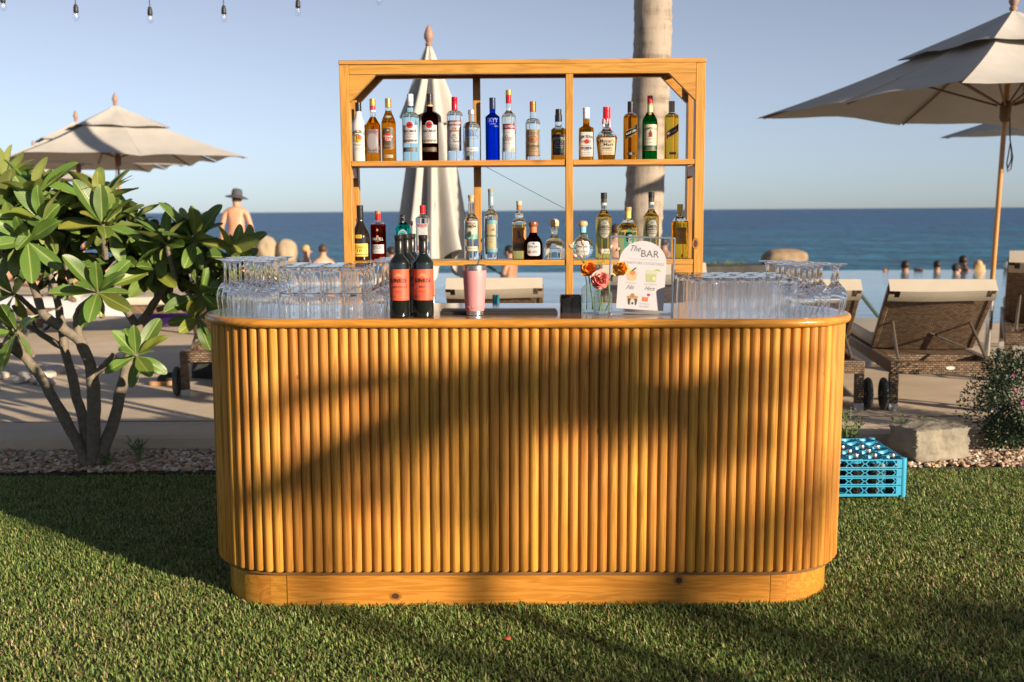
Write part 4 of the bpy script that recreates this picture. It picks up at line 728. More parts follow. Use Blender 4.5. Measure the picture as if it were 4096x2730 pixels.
# ------------------------------------------------------------------ rubber bar mat, black holder
pl = cp(1762, 1256); pr = cp(2232, 1261); pb = cp(1785, 1229)
t = thing('bar_mat', 'long black ribbed rubber bar mat lying on the counter', 'bar mat', M=onc((pl + pr)/2 + Vector((0, 0, .0005)))); RUB = mat('black_rubber', (.012, .012, .013), .5)
wm = (pr.x - pl.x)/2; dm = min(.125, pb.y - pl.y)
obj('base', MB().box(-wm, wm, 0, dm, 0, .0095, .001), RUB, t)
rb_ = MB(); nr = 64
for i in range(nr): x = -wm + .008 + (2*wm - .016)*i/(nr - 1); rb_.box(x - .0019, x + .0019, .006, dm - .006, .0096, .0132)
o = obj('ribs', rb_, mat('black_rubber_ribs', (.02, .02, .021), .45), t, smooth=0); o['kind'] = 'stuff'
p = cp(2284, 1253); t = thing('straw_holder', 'low black glossy open holder beside the bud vases', 'holder', M=onc(p + Vector((0, .035, 0)))); BG = mat('black_gloss_plastic', (.010, .010, .011), .12)
w2 = .0405; out = []; 
def rr_(w, d, r=.012, n=5):
    o = []
    for cx, cy, a0 in ((w - r, d - r, 0), (-w + r, d - r, PI/2), (-w + r, -d + r, PI), (w - r, -d + r, 1.5*PI)):
        for i in range(n + 1): a = a0 + PI/2*i/n; o.append((cx + r*math.cos(a), cy + r*math.sin(a)))
    return o
A, Bq = rr_(w2, .034), rr_(w2 - .003, .031, .010); n = len(A); hh = .066
mb = MB(); mb.add([(x, y, 0) for x, y in A] + [(x, y, hh) for x, y in A] + [(x, y, hh) for x, y in Bq] + [(x, y, .004) for x, y in Bq],
  [(i, (i+1) % n, (i+1) % n + n, i + n) for i in range(n)] + [(i + n, (i+1) % n + n, (i+1) % n + 2*n, i + 2*n) for i in range(n)] + [(i + 2*n, (i+1) % n + 2*n, (i+1) % n + 3*n, i + 3*n) for i in range(n)] + [tuple(range(4*n-1, 3*n-1, -1))[::-1], tuple(range(n))[::-1]])
obj('tray', mb, BG, t)

# ------------------------------------------------------------------ bud vases and flowers
VG = thin_glass('vase_glass', (.96, .98, .97)); WATER = thin_glass('vase_water', (.95, .97, .94), 1.2)
def vase(label, p, R, H, wl):
    t = thing('bud_vase', label, 'vase', M=onc(p)); c = .22
    obj('glass', MB().lathe([(0.0001, .004), (R*.9, .004), (R, .008), (R, H*.62), (R*.95, H*.72), (R*.70, H*.82), (R*.45, H*.87), (R*.42, H*.97), (R*.48, H), (R*.42, H*.995), (R*.38, H*.96), (R*.41, H*.87), (R*.66, H*.815), (R*.92, H*.71), (R*.95, H*.62), (R*.95, .011), (R*.85, .0075), (.0001, .0075)], 28), VG, t)
    obj('foot', MB().lathe([(R*.8, 0), (R*.95, .0012), (R*.93, .0035), (R*.5, .0038)], 28), VG, t)
    obj('water', MB().lathe([(.0001, .009), (R*.84, .009), (R*.93, .013), (R*.93, wl), (.0001, wl)], 28), WATER, t)
    return p
vp1 = cp(2364, 1258) + Vector((0, .06, 0)); vp2 = cp(2414, 1262) + Vector((0, .035, 0))
vase('clear bottle-shaped bud vase behind, beside the black holder', vp1, .036, .125, .075); vase('clear bottle-shaped bud vase in front, holding the big pink rose', vp2, .036, .112, .046)
STEM = mat('flower_stem', (.12, .20, .045), .5, var=.2); 
def petal_mat(n, c, c2): return mat(n, c, .55, var=.1, vscale=60, col2=c2, sss=.15)
def petal(mb, M, L, W, cup, curl, nu=4, nv=4):
    def fn(u, v):
        x = (u - .5)*W*(math.sin(PI*(.12 + .80*v)))**.6; rr = v*L
        y = -cup*math.sin(v*1.5)*L - curl*max(0, v - .65)**2*L*4 + .35*abs(u - .5)*W*(1 - v*.6); return M @ Vector((x, y, rr*(1 - .15*(2*(u-.5))**2)))
    mb.grid(fn, nu, nv)
def bloom(R, layers, seed, depth=1.):
    r = random.Random(seed); mb = MB()
    for li, (n, tilt, rad) in enumerate(layers):
        for i in range(n):
            a = 2*PI*i/n + li*1.1 + r.uniform(-.2, .2); M = Rz(a) @ Tr(0, -rad*R*.25, 0) @ Rx(tilt + r.uniform(-.12, .12)) @ Rz(r.uniform(-.15, .15))
            petal(mb, M, R*rad*r.uniform(.92, 1.08)*depth, R*(.55 + .6*rad), .10, r.uniform(.0, .5))
    return mb
def facing(d): return Vector(d).normalized().to_track_quat('Z', 'Y').to_matrix().to_4x4()
def flower(name, label, cat, head, d, vz, R, layers, pm, seed, centre=None, calyx=True):
    t = thing(name, label, cat, head); d = Vector(d).normalized(); rel = Vector(vz) - Vector(head)
    b = obj('bloom', bloom(R, layers, seed).xf(facing(d)), pm, t, smooth=70)
    if centre: obj('centre', MB().ball((0, 0, R*.20), R*.24, R*.24, R*.2).xf(facing(d)), centre, b)
    base = -d*R*.15; mid = rel*.45 + Vector((0, 0, .02)) - d*R*.5
    obj('stem', MB().tube([base, mid*.5 - d*R*.3, mid, rel*.75 + Vector((.004, 0, 0)), rel], .0024, 6), STEM, t)
    if calyx: obj('calyx', MB().lathe([(.001, -R*.25), (R*.22, -R*.12), (R*.30, .0)], 10).xf(facing(d)), STEM, t)
    return t
FULL = [(5, -.12, .45), (6, -.40, .62), (7, -.70, .80), (8, -1.0, .95), (8, -1.3, 1.02)]
PKP = petal_mat('pink_petal', (.82, .25, .22), (.86, .40, .34)); ORP = petal_mat('orange_petal', (.82, .27, .035), (.76, .17, .025)); YEP = petal_mat('apricot_petal', (.85, .44, .08), (.82, .33, .05))
hy = vp2.y - .045
flower('rose', 'large open coral pink rose in the front bud vase', 'flower', at(2398, 1125, hy), (.05, -1, .45), vp2 + Vector((-.012, .01, .012)), .056, FULL, PKP, 3)
flower('ranunculus', 'round orange ranunculus above the bud vases', 'flower', at(2352, 1080, hy + .05), (-.1, -1, .5), vp1 + Vector((.01, 0, .012)), .040, [(7, -.3, .5), (9, -.6, .66), (10, -.9, .82), (11, -1.2, .98), (10, -1.5, 1.05)], ORP, 5, mat('green_flower_eye', (.10, .12, .02), .6))
flower('ranunculus', 'apricot yellow ranunculus drooping sideways over the framed menu', 'flower', at(2478, 1078, hy - .01), (.75, -.45, .30), vp2 + Vector((.012, .012, .012)), .043, [(6, -.15, .55), (7, -.4, .72), (8, -.75, .92), (7, -1.15, 1.0), (3, -2.2, .9)], YEP, 8)
BUD = petal_mat('pink_bud', (.72, .22, .22), (.78, .42, .32))
def spray(label, buds, vz, Y):
    root = Vector(vz); t = thing('rosebud_spray', label, 'flower', root)
    fork = at(*buds[0][2], Y) - root
    obj('stem', MB().tube([(0, 0, 0), fork*.5 + Vector((.006, 0, 0)), fork], .0019, 6), STEM, t)
    for (x, y, fk, s) in buds:
        h = at(x, y, Y + J(.02)) - root; f = at(*fk, Y) - root; d = (h - f).normalized()
        obj('stem', MB().tube([fork, f, f + (h - f)*.5 + Vector((J(.003), 0, 0)), h - d*s*.6], .0013, 5), STEM, t)
        M = Tr(*h) @ facing(d) @ Rz(J(3)); mb = MB().lathe([(.0005, -s*.8), (s*.42, -s*.45), (s*.55, 0), (s*.45, s*.5), (s*.16, s*.9), (.0005, s*.95)], 12)
        for i in range(3): petal(mb, Rz(i*2.1) @ Tr(0, -s*.36, -s*.5) @ Rx(-.12), s*1.35, s*1.15, -.12, .1)
        b = obj('bud', mb.xf(M), BUD, t, smooth=60)
        cz = MB().lathe([(.0005, -s*.95), (s*.36, -s*.7), (s*.44, -s*.35)], 8)
        for i in range(5): a = i*1.26; cz.add([(s*.40*math.cos(a - .4), s*.40*math.sin(a - .4), -s*.4), (s*.40*math.cos(a + .4), s*.40*math.sin(a + .4), -s*.4), (s*.75*math.cos(a), s*.75*math.sin(a), s*.05)], [(0, 1, 2)])
        obj('sepals', cz.xf(M), STEM, b)
spray('spray of small pink rosebuds leaning over the orange ranunculus', [(2284, 987, (2336, 1052), .013), (2300, 1024, (2332, 1050), .012), (2331, 972, (2342, 1045), .0125), (2325, 1028, (2338, 1056), .009)], vp1 + Vector((-.012, .004, .012)), hy + .05)
spray('spray of small pink rosebuds between the rose and the framed menu', [(2407, 1008, (2390, 1062), .013), (2443, 989, (2418, 1046), .010), (2471, 998, (2440, 1020), .010)], vp2 + Vector((0, .01, .012)), hy + .06)

# ------------------------------------------------------------------ framed menu
pb_ = cp(2562, 1259); ku = pb_.y/FPX; zs = ku/4.611
SIGN = onc(pb_ + Vector((0, .012, .001))) @ Rz(-.05) @ Ry(.030) @ Rx(-.11)
t = thing('framed_menu', 'cocktail menu card with arched top in a standing glass and metal frame', 'menu', M=SIGN)
FR = mat('antique_silver_frame', (.40, .42, .42), .28, .9); FRB = mat('brass_rod', (.62, .48, .22), .25, 1.0)
W_, H_ = .245, .292; fw = .0062
obj('frame_bar', MB().box(-W_/2, W_/2, -.004, .004, 0, fw, .0008), FR, t); obj('frame_bar', MB().box(-W_/2, W_/2, -.004, .004, H_ - fw, H_, .0008), FR, t)
for s in (-1, 1): obj('frame_bar', MB().box(min(s*W_/2, s*(W_/2 - fw)), max(s*W_/2, s*(W_/2 - fw)), -.0038, .0038, fw + .0002, H_ - fw - .0002, .0008), FR, t)
PANE = thin_glass('frame_pane', (.97, .98, .98))
obj('pane', MB().box(-W_/2 + fw + .0005, W_/2 - fw - .0005, .0016, .0026, fw + .0005, H_ - fw - .0005), PANE, t, smooth=0)
obj('stand_leg', MB().tube([(W_/2 - .004, .005, .165), (W_/2 + .002, .006, .172), (W_/2 + .006, .03, .155), (W_/2 + .006, .075, .012), (W_/2 - .01, .078, .010)], .0016, 7), FRB, t)
cx0, cz0 = -.0025, .0165; ra = .030
def fnS(u, v, off): c, s = math.cos(-ra), math.sin(-ra); return (cx0 + u*c - v*s, -off, cz0 + u*s + v*c)
card = obj('card', decal('arch', 0, 0, .1295, .1775, .259, fnS, .0006), mat('white_card', (.42, .415, .44), .7), t)
def Cq(kind, arg, x, y, w_, h_, col, off=.0010, **o):
    mb = decal(kind, arg, (x - 545)*zs, (1445 - y)*zs, w_*zs, h_*zs, fnS, off, **o); obj('lettering' if kind == 'text' else 'picture', mb, flat(tuple(c*.62 for c in col), .7), card, smooth=0)
INK = (.10, .09, .10)
Cq('text', 'The', 400, 318, 190, 112, INK, shear=.5); Cq('text', 'BAR', 672, 402, 330, 128, (.14, .13, .14)); Cq('rect', 0, 557, 514, 565, 4, (.4, .38, .38)); Cq('text', 'SIGNATURE COCKTAILS', 555, 583, 775, 50, (.36, .35, .36))
Cq('text', 'Orange Crush', 350, 963, 205, 28, (.42, .40, .40)); Cq('text', 'Spicy Margarita', 715, 966, 235, 28, (.42, .40, .40)); Cq('text', 'His', 345, 1040, 160, 82, INK, shear=.7); Cq('text', 'Hers', 705, 1042, 200, 82, INK, shear=.7)
Cq('text', 'Old Fashioned', 625, 1332, 200, 26, (.42, .40, .42)); Cq('text', 'The Esther', 620, 1384, 185, 34, (.35, .33, .35), shear=.6)
Cq('poly', [(-.5, .5), (.5, .5), (.42, -.25), (.2, -.5), (-.2, -.5), (-.42, -.25)], 360, 810, 205, 230, (.72, .62, .52)); Cq('poly', [(-.5, .5), (.5, .5), (.42, -.4), (.2, -.5), (-.2, -.5), (-.42, -.4)], 358, 850, 190, 130, (.82, .50, .28), .0013); Cq('disc', 0, 368, 770, 110, 90, (.82, .25, .08), .0016); Cq('rect', 0, 395, 705, 100, 22, (.03, .07, .05), .0019, rot=.7)
Cq('poly', [(-.5, .5), (.5, .5), (.42, -.5), (-.42, -.5)], 715, 815, 210, 225, (.60, .62, .46)); Cq('poly', [(-.5, .5), (.5, .5), (.43, -.5), (-.43, -.5)], 715, 850, 196, 145, (.50, .54, .28), .0013); Cq('disc', 0, 765, 855, 95, 100, (.36, .42, .10), .0016); Cq('disc', 0, 768, 855, 80, 86, (.66, .68, .42), .0019); Cq('poly', [(-.5, -.2), (-.2, .4), (.2, .4), (.5, -.3), (.3, -.2), (-.2, -.1)], 830, 700, 130, 60, (.42, .56, .20), .0016)
Cq('poly', [(-.5, .5), (.5, .5), (.44, -.5), (-.44, -.5)], 630, 1245, 122, 90, (.62, .20, .10)); Cq('rect', 0, 630, 1190, 124, 40, (.66, .62, .66), .0013); Cq('disc', 0, 692, 1165, 58, 54, (.50, .03, .12), .0016)
Cq('poly', [(-.5, .35), (-.3, .5), (.3, .5), (.5, .35), (.42, -.4), (.26, -.5), (.25, 0), (-.25, 0), (-.26, -.5), (-.42, -.4)], 400, 1305, 185, 135, (.10, .055, .035)); Cq('disc', 0, 400, 1310, 86, 120, (.62, .60, .60), .0013); Cq('disc', 0, 402, 1338, 38, 44, (.03, .03, .03), .0016); Cq('disc', 0, 400, 1222, 215, 66, (.55, .30, .12), .0016); Cq('disc', 0, 400, 1190, 70, 78, (.42, .22, .10), .0019)
# ------------------------------------------------------------------ parasols
CANVAS = mat('cream_canvas', (.40, .378, .352), .85, var=.09, vscale=2.2, bump=.35, bscale=9)
def canvas_translucent():
    nt = CANVAS.node_tree; p = nt.nodes['Principled BSDF']; tr = nt.nodes.new('ShaderNodeBsdfTranslucent'); tr.inputs[0].default_value = (.40, .34, .26, 1); mx = nt.nodes.new('ShaderNodeMixShader'); mx.inputs[0].default_value = .05
    nt.links.new(p.outputs[0], mx.inputs[1]); nt.links.new(tr.outputs[0], mx.inputs[2]); nt.links.new(mx.outputs[0], nt.nodes['Material Output'].inputs[0])
canvas_translucent()
POLE = wood('umbrella_pole', (.50, .24, .07), (.36, .15, .035), (40, 40, 2), .35, .3, .05); DKW = mat('dark_hardwood', (.16, .085, .045), .5); FIN = mat('weathered_finial', (.27, .165, .12), .6)
def rot2(x, y, a): return (x*math.cos(a) - y*math.sin(a), x*math.sin(a) + y*math.cos(a))
def parasol_proto(label):
    t = thing('parasol', label, 'parasol', group='cream market parasols'); s = 1.56; zp, ze = 3.02, 2.19
    corners = []
    for i in range(4):
        a = PI/4 + i*PI/2; corners.append((s*math.copysign(1, math.cos(a)), s*math.copysign(1, math.sin(a))))
    rim = []
    for i in range(4):
        c0, c1 = corners[i], corners[(i+1) % 4]; rim += [c0, ((c0[0] + c1[0])/2, (c0[1] + c1[1])/2)]
    for i in range(8):
        p0, p1 = rim[i], rim[(i+1) % 8]
        def fn(u, v, p0=p0, p1=p1):
            q = .085 + .915*v; x = (p0[0]*(1-u) + p1[0]*u)*q; y = (p0[1]*(1-u) + p1[1]*u)*q
            edge = .07*math.sin(PI*u)*v**3                    # hem bows between the ribs
            sag = -.045*math.sin(PI*u)*math.sin(PI*min(1, v)) - .09*math.sin(PI*v)*.35
            rr = max(abs(x), abs(y))/s; z = zp - (zp - ze)*q**.93 + sag + edge*.5 + .01*math.sin(9*u + 5*i)*v*v
            return (x*(1 - edge*.8), y*(1 - edge*.8), z)
        obj('canopy_panel', MB().grid(fn, 8, 10), CANVAS, t, smooth=60)
        obj('rib', MB().tube([(p0[0]*q, p0[1]*q, zp - (zp - ze)*q**.93 - .0315*math.sin(PI*max(0, (q - .085)/.915)) - .024) for q in (.05, .2, .35, .5, .65, .8, .9, .965)], .010, 6), DKW, t)
        obj('strut', MB().tube([(p0[0]*.03, p0[1]*.03, 2.24), (p0[0]*.46, p0[1]*.46, zp - (zp - ze)*.49 - .07)], .010, 6), DKW, t)
    vz = zp + .006
    for i in range(8):
        p0, p1 = rim[i], rim[(i+1) % 8]
        def fn2(u, v, p0=p0, p1=p1):
            q = .02 + .40*v; x = (p0[0]*(1-u) + p1[0]*u)*q; y = (p0[1]*(1-u) + p1[1]*u)*q; z = vz - (zp - ze)*(q**.93) + .012 - .012*math.sin(PI*u)*math.sin(PI*v) + .012*math.sin(PI*u)*v**4 + .008*math.sin(7*u + 3*v)*v
            return (x, y, z)
        obj('vent_panel', MB().grid(fn2, 6, 6), CANVAS, t, smooth=60)
    obj('pole', MB().lathe([(.021, -.02), (.021, 1.2), (.021, 1.21), (.021, 3.03)], 14), POLE, t)
    obj('hub', MB().lathe([(.028, 2.10), (.045, 2.13), (.047, 2.22), (.036, 2.27), (.026, 2.28)], 14), DKW, t); obj('top_hub', MB().lathe([(.03, 2.86), (.05, 2.89), (.05, 2.95), (.03, 2.97)], 14), DKW, t)
    obj('finial', MB().lathe([(.03, 3.03), (.034, 3.055), (.022, 3.065), (.040, 3.10), (.042, 3.13), (.030, 3.17), (.012, 3.21), (.001, 3.22)], 16), FIN, t)
    obj('ground_sleeve', MB().lathe([(.030, 0), (.030, .02), (.028, .58), (.026, .60), (.022, .60)], 16), mat('polished_sleeve', (.66, .65, .62), .18, 1.), t)
    tb = MB().tube([(-.035, -.02, 2.15), (-.05, -.03, 1.95), (-.10, -.03, 1.80), (-.09, -.03, 1.70), (-.05, -.03, 1.68), (-.03, -.03, 1.75), (-.055, -.03, 1.92), (-.085, -.03, 1.78), (-.045, -.03, 1.70)], .006, 5); obj('pulley_cord', tb, mat('brown_cord', (.10, .06, .04), .8), t)
    return t
par = parasol_proto('big open cream parasol on a pole between the rattan loungers')
cor_a = R_(32.) - PI/4
par.location = (gz(3968, 1465, DECK_Z).x, 9.2, DECK_Z); par.rotation_euler = (0, .028, -R_(32.) + PI/4 + PI/2); par.rotation_mode = 'ZYX'
# right-hand neighbour behind it
def more(x, y, rz, label): return dup(par, None, label=label), x, y, rz
for x, y, rz, lab in ((7.0, 11.6, .25, 'open cream parasol whose rim shows behind and below the big one'),
                      (at(470, 600, 16.6).x, 16.6, .56, 'open cream parasol with a palm shadow across it above the shrub'),
                      (at(310, 600, 19.4).x, 19.4, .52, 'open cream parasol half hidden behind the shadow-striped one'),
                      (-8.95, 15.2, .5, 'open cream parasol cut off by the edge of the picture'),
                      (at(140, 700, 27.0).x, 27.0, .4, 'farthest open cream parasol, low between shrub and the other canopies')):
    c = dup(par, None, label=lab); c.location = (x, y, DECK_Z); c.rotation_euler = (0, 0, rz)
# closed parasol behind the shelf
CY_ = 10.6; cx_ = at(1722, 600, CY_).x
t = thing('closed_parasol', 'folded cream parasol tied shut behind the bottle shelf', 'parasol', (cx_, CY_, DECK_Z)); t.scale = (1, 1, .945)
def folds(z0, z1, r0, r1, nf, amp, ph, hemamp=.0, nz=16, sharp=1.0):
    def fn(u, v):
        a = 2*PI*u; base = r0 + (r1 - r0)*v**sharp; f = math.cos(nf*a + ph + .7*math.sin(3*v + a)); r = base*(1 + amp*(.35 + .65*v)*f + .08*math.sin(2*a + 1 + 2*v))
        z = z0 + (z1 - z0)*v + hemamp*v**6*math.cos(nf*a*.5 + ph*1.3); return (r*math.cos(a), r*math.sin(a), z)
    return MB().grid(fn, 112, nz)
obj('canopy', folds(3.05, .90, .055, .31, 9, .34, .4, .16, 24, .85), CANVAS, t, smooth=80)
obj('vent_cap', folds(3.16, 2.42, .02, .235, 7, .30, 1.9, .06, 12, .9), CANVAS, t, smooth=80)
obj('tie_strap', MB().tube([(.05, -.23, 1.62), (.06, -.27, 1.5), (.045, -.28, 1.38), (.06, -.28, 1.30)], .012, 6), CANVAS, t)
obj('pole', MB().lathe([(.02, -.02), (.02, 3.2)], 14), POLE, t); obj('finial', MB().lathe([(.03, 3.15), (.036, 3.175), (.024, 3.19), (.045, 3.23), (.046, 3.27), (.03, 3.32), (.01, 3.36), (.001, 3.37)], 16), FIN, t)
obj('ground_sleeve', MB().lathe([(.030, 0), (.028, .55), (.022, .56)], 16), mat('polished_sleeve', (0, 0, 0)), t)

# ------------------------------------------------------------------ palms
BARK = None
def bark():
    m, nt, p = nodes('palm_bark'); N = nt.nodes; L = nt.links; tc = N.new('ShaderNodeTexCoord')
    mp = N.new('ShaderNodeMapping'); mp.inputs['Scale'].default_value = (14, 14, 2.2); L.new(tc.outputs['Object'], mp.inputs[0]); n = N.new('ShaderNodeTexNoise'); n.inputs['Scale'].default_value = 1.6; n.inputs['Detail'].default_value = 6; n.inputs['Roughness'].default_value = .7; L.new(mp.outputs[0], n.inputs['Vector'])
    mp2 = N.new('ShaderNodeMapping'); mp2.inputs['Scale'].default_value = (1.5, 1.5, 16); L.new(tc.outputs['Object'], mp2.inputs[0]); n2 = N.new('ShaderNodeTexNoise'); n2.inputs['Scale'].default_value = 1; n2.inputs['Detail'].default_value = 3; L.new(mp2.outputs[0], n2.inputs['Vector'])
    cr = N.new('ShaderNodeValToRGB'); cr.color_ramp.elements[0].position = .30; cr.color_ramp.elements[0].color = (.10, .075, .055, 1); cr.color_ramp.elements[1].position = .52; cr.color_ramp.elements[1].color = (.30, .245, .195, 1)
    mx = N.new('ShaderNodeMix'); mx.data_type = 'FLOAT'; mx.inputs[0].default_value = .45; L.new(n.outputs[0], mx.inputs[2]); L.new(n2.outputs[0], mx.inputs[3]); L.new(mx.outputs[0], cr.inputs[0]); L.new(cr.outputs[0], p.inputs['Base Color']); p.inputs['Roughness'].default_value = .85
    bp = N.new('ShaderNodeBump'); bp.inputs['Strength'].default_value = .5; bp.inputs['Distance'].default_value = .02; L.new(mx.outputs[0], bp.inputs['Height']); L.new(bp.outputs[0], p.inputs['Normal']); return m
BARK = bark(); FROND = mat('palm_frond_green', (.07, .11, .025), .45, var=.25, vscale=3)
def trunk_mesh(path, rad, rings=34, seg=26, seed=1):
    r = random.Random(seed); P = [Vector(p) for p in path]
    def pos_(t): 
        f = t*(len(P) - 1); i = min(int(f), len(P) - 2); return P[i].lerp(P[i+1], f - i)
    mb = MB(); nz = rings*4; vs = []
    offs = [r.uniform(-.5, .5) for _ in range(rings + 2)]
    for j in range(nz + 1):
        t = j/nz; c = pos_(t); f = t*rings; i = int(f); fr = f - i; R = rad[0] + (rad[1] - rad[0])*t
        bump = (.045*(1 - fr)**2.5 - .012*math.sin(PI*fr))
        for k in range(seg): a = 2*PI*k/seg; q = R*(1 + bump*(.6 + .4*math.sin(a + offs[i]*6)) + .02*math.sin(3*a + i)); vs.append((c.x + q*math.cos(a), c.y + q*math.sin(a), c.z + .012*math.sin(a*1 + offs[i]*5)))
    fs = [(j*seg + k, j*seg + (k+1) % seg, (j+1)*seg + (k+1) % seg, (j+1)*seg + k) for j in range(nz) for k in range(seg)]
    return mb.add(vs, fs)
def frond_mesh(L, droop, nl, ll, seed):
    r = random.Random(seed); mb = MB(); pts = []
    for i in range(13): t = i/12; pts.append(Vector((L*t*(1 - .18*t*droop), 0, L*(.38*t - droop*.62*t*t))))
    mb.tube(pts, [.022*(1 - .85*i/12) for i in range(13)], 5)
    for i in range(nl):
        t = .12 + .86*i/nl; f = t*12; k = min(int(f), 11); c = pts[k].lerp(pts[k+1], f - k); ax = (pts[k+1] - pts[k]).normalized()
        l = ll*math.sin(PI*(.12 + .82*t))*r.uniform(.85, 1.1); wd = .021
        for s in (-1, 1):
            d = (ax*.55 + Vector((0, s, 0))*.8 + Vector((0, 0, -.30 - .3*r.random()))).normalized(); e = c + d*l + Vector((0, 0, -.18*l)); m = c + d*l*.5; n = ax*wd
            mb.add([c - n*.4, c + n*.4, m + n, m - n, e], [(0, 1, 2, 3), (3, 2, 4)])
    return mb.mesh('frond', FROND, 0)
fronds = [frond_mesh(2.3, 1.0, 46, .62, 1), frond_mesh(2.1, 1.35, 42, .58, 2), frond_mesh(2.2, .7, 44, .60, 3)]
def palm(label, path, rad, n=13, seed=1, fr_scale=1., group='coconut palms'):
    base = Vector(path[0]); t = thing('palm_tree', label, 'palm tree', base, group); rel = [Vector(p) - base for p in path]
    obj('trunk', trunk_mesh(rel, rad, int((rel[-1] - rel[0]).length/.16), 26, seed), BARK, t, smooth=60); top = rel[-1]; r = random.Random(seed + 9)
    for i in range(n):
        M = Tr(top.x, top.y, top.z - .05) @ Rz(2.4*i + r.uniform(-.2, .2)) @ Ry(r.uniform(-.75, .35)) @ Matrix.Scale(fr_scale*r.uniform(.85, 1.1), 4)
        link('frond', fronds[i % 3], t, M=M)
    return t
PY = 9.3
path = [at(2560, 1330, PY), at(2566, 1000, PY), at(2585, 660, PY), at(2608, 300, PY), at(2612, 0, PY), at(2632, -300, PY), at(2650, -800, PY), at(2665, -1500, PY), at(2675, -2300, PY)]
path[0].z = DECK_Z - .02
palm('pale ringed palm trunk rising behind the shelf', path, (.170, .150), 12, 4)
# ------------------------------------------------------------------ trees behind the photographer that shade the bar
def shade_point(X, Yv, Z, dist): return Vector((X, Yv, Z)) + SUN*dist
c_ = shade_point(-.08, 3.8, .80, 13)
palm('young palm behind the photographer whose crown shades the middle of the bar', [(c_.x + .3, c_.y - .2, -.05), (c_.x + .25, c_.y - .2, 1.0), (c_.x + .1, c_.y - .1, 2.0), (c_.x, c_.y, c_.z)], (.045, .04), 26, 21, .35)
c_ = shade_point(.66, 3.8, .84, 12.5)
palm('slim young palm behind the photographer whose fronds dapple the bar', [(c_.x + .1, c_.y - .2, -.05), (c_.x + .1, c_.y - .1, 1.6), (c_.x, c_.y, c_.z)], (.05, .045), 9, 27, .19)
c_ = shade_point(-.72, 3.8, .46, 17)
palm('slender young palm behind the photographer dappling the far end of the bar', [(c_.x + .1, c_.y, -.05), (c_.x, c_.y, 2.4), (c_.x, c_.y, c_.z)], (.05, .04), 7, 23, .16)
c_ = shade_point(1.5, 2.75, 0, 24)
palm('far palm behind the photographer whose soft shadow lies over the near lawn', [(c_.x + .3, c_.y, -.05), (c_.x + .2, c_.y, 3.0), (c_.x, c_.y, c_.z)], (.14, .11), 8, 24, .7)

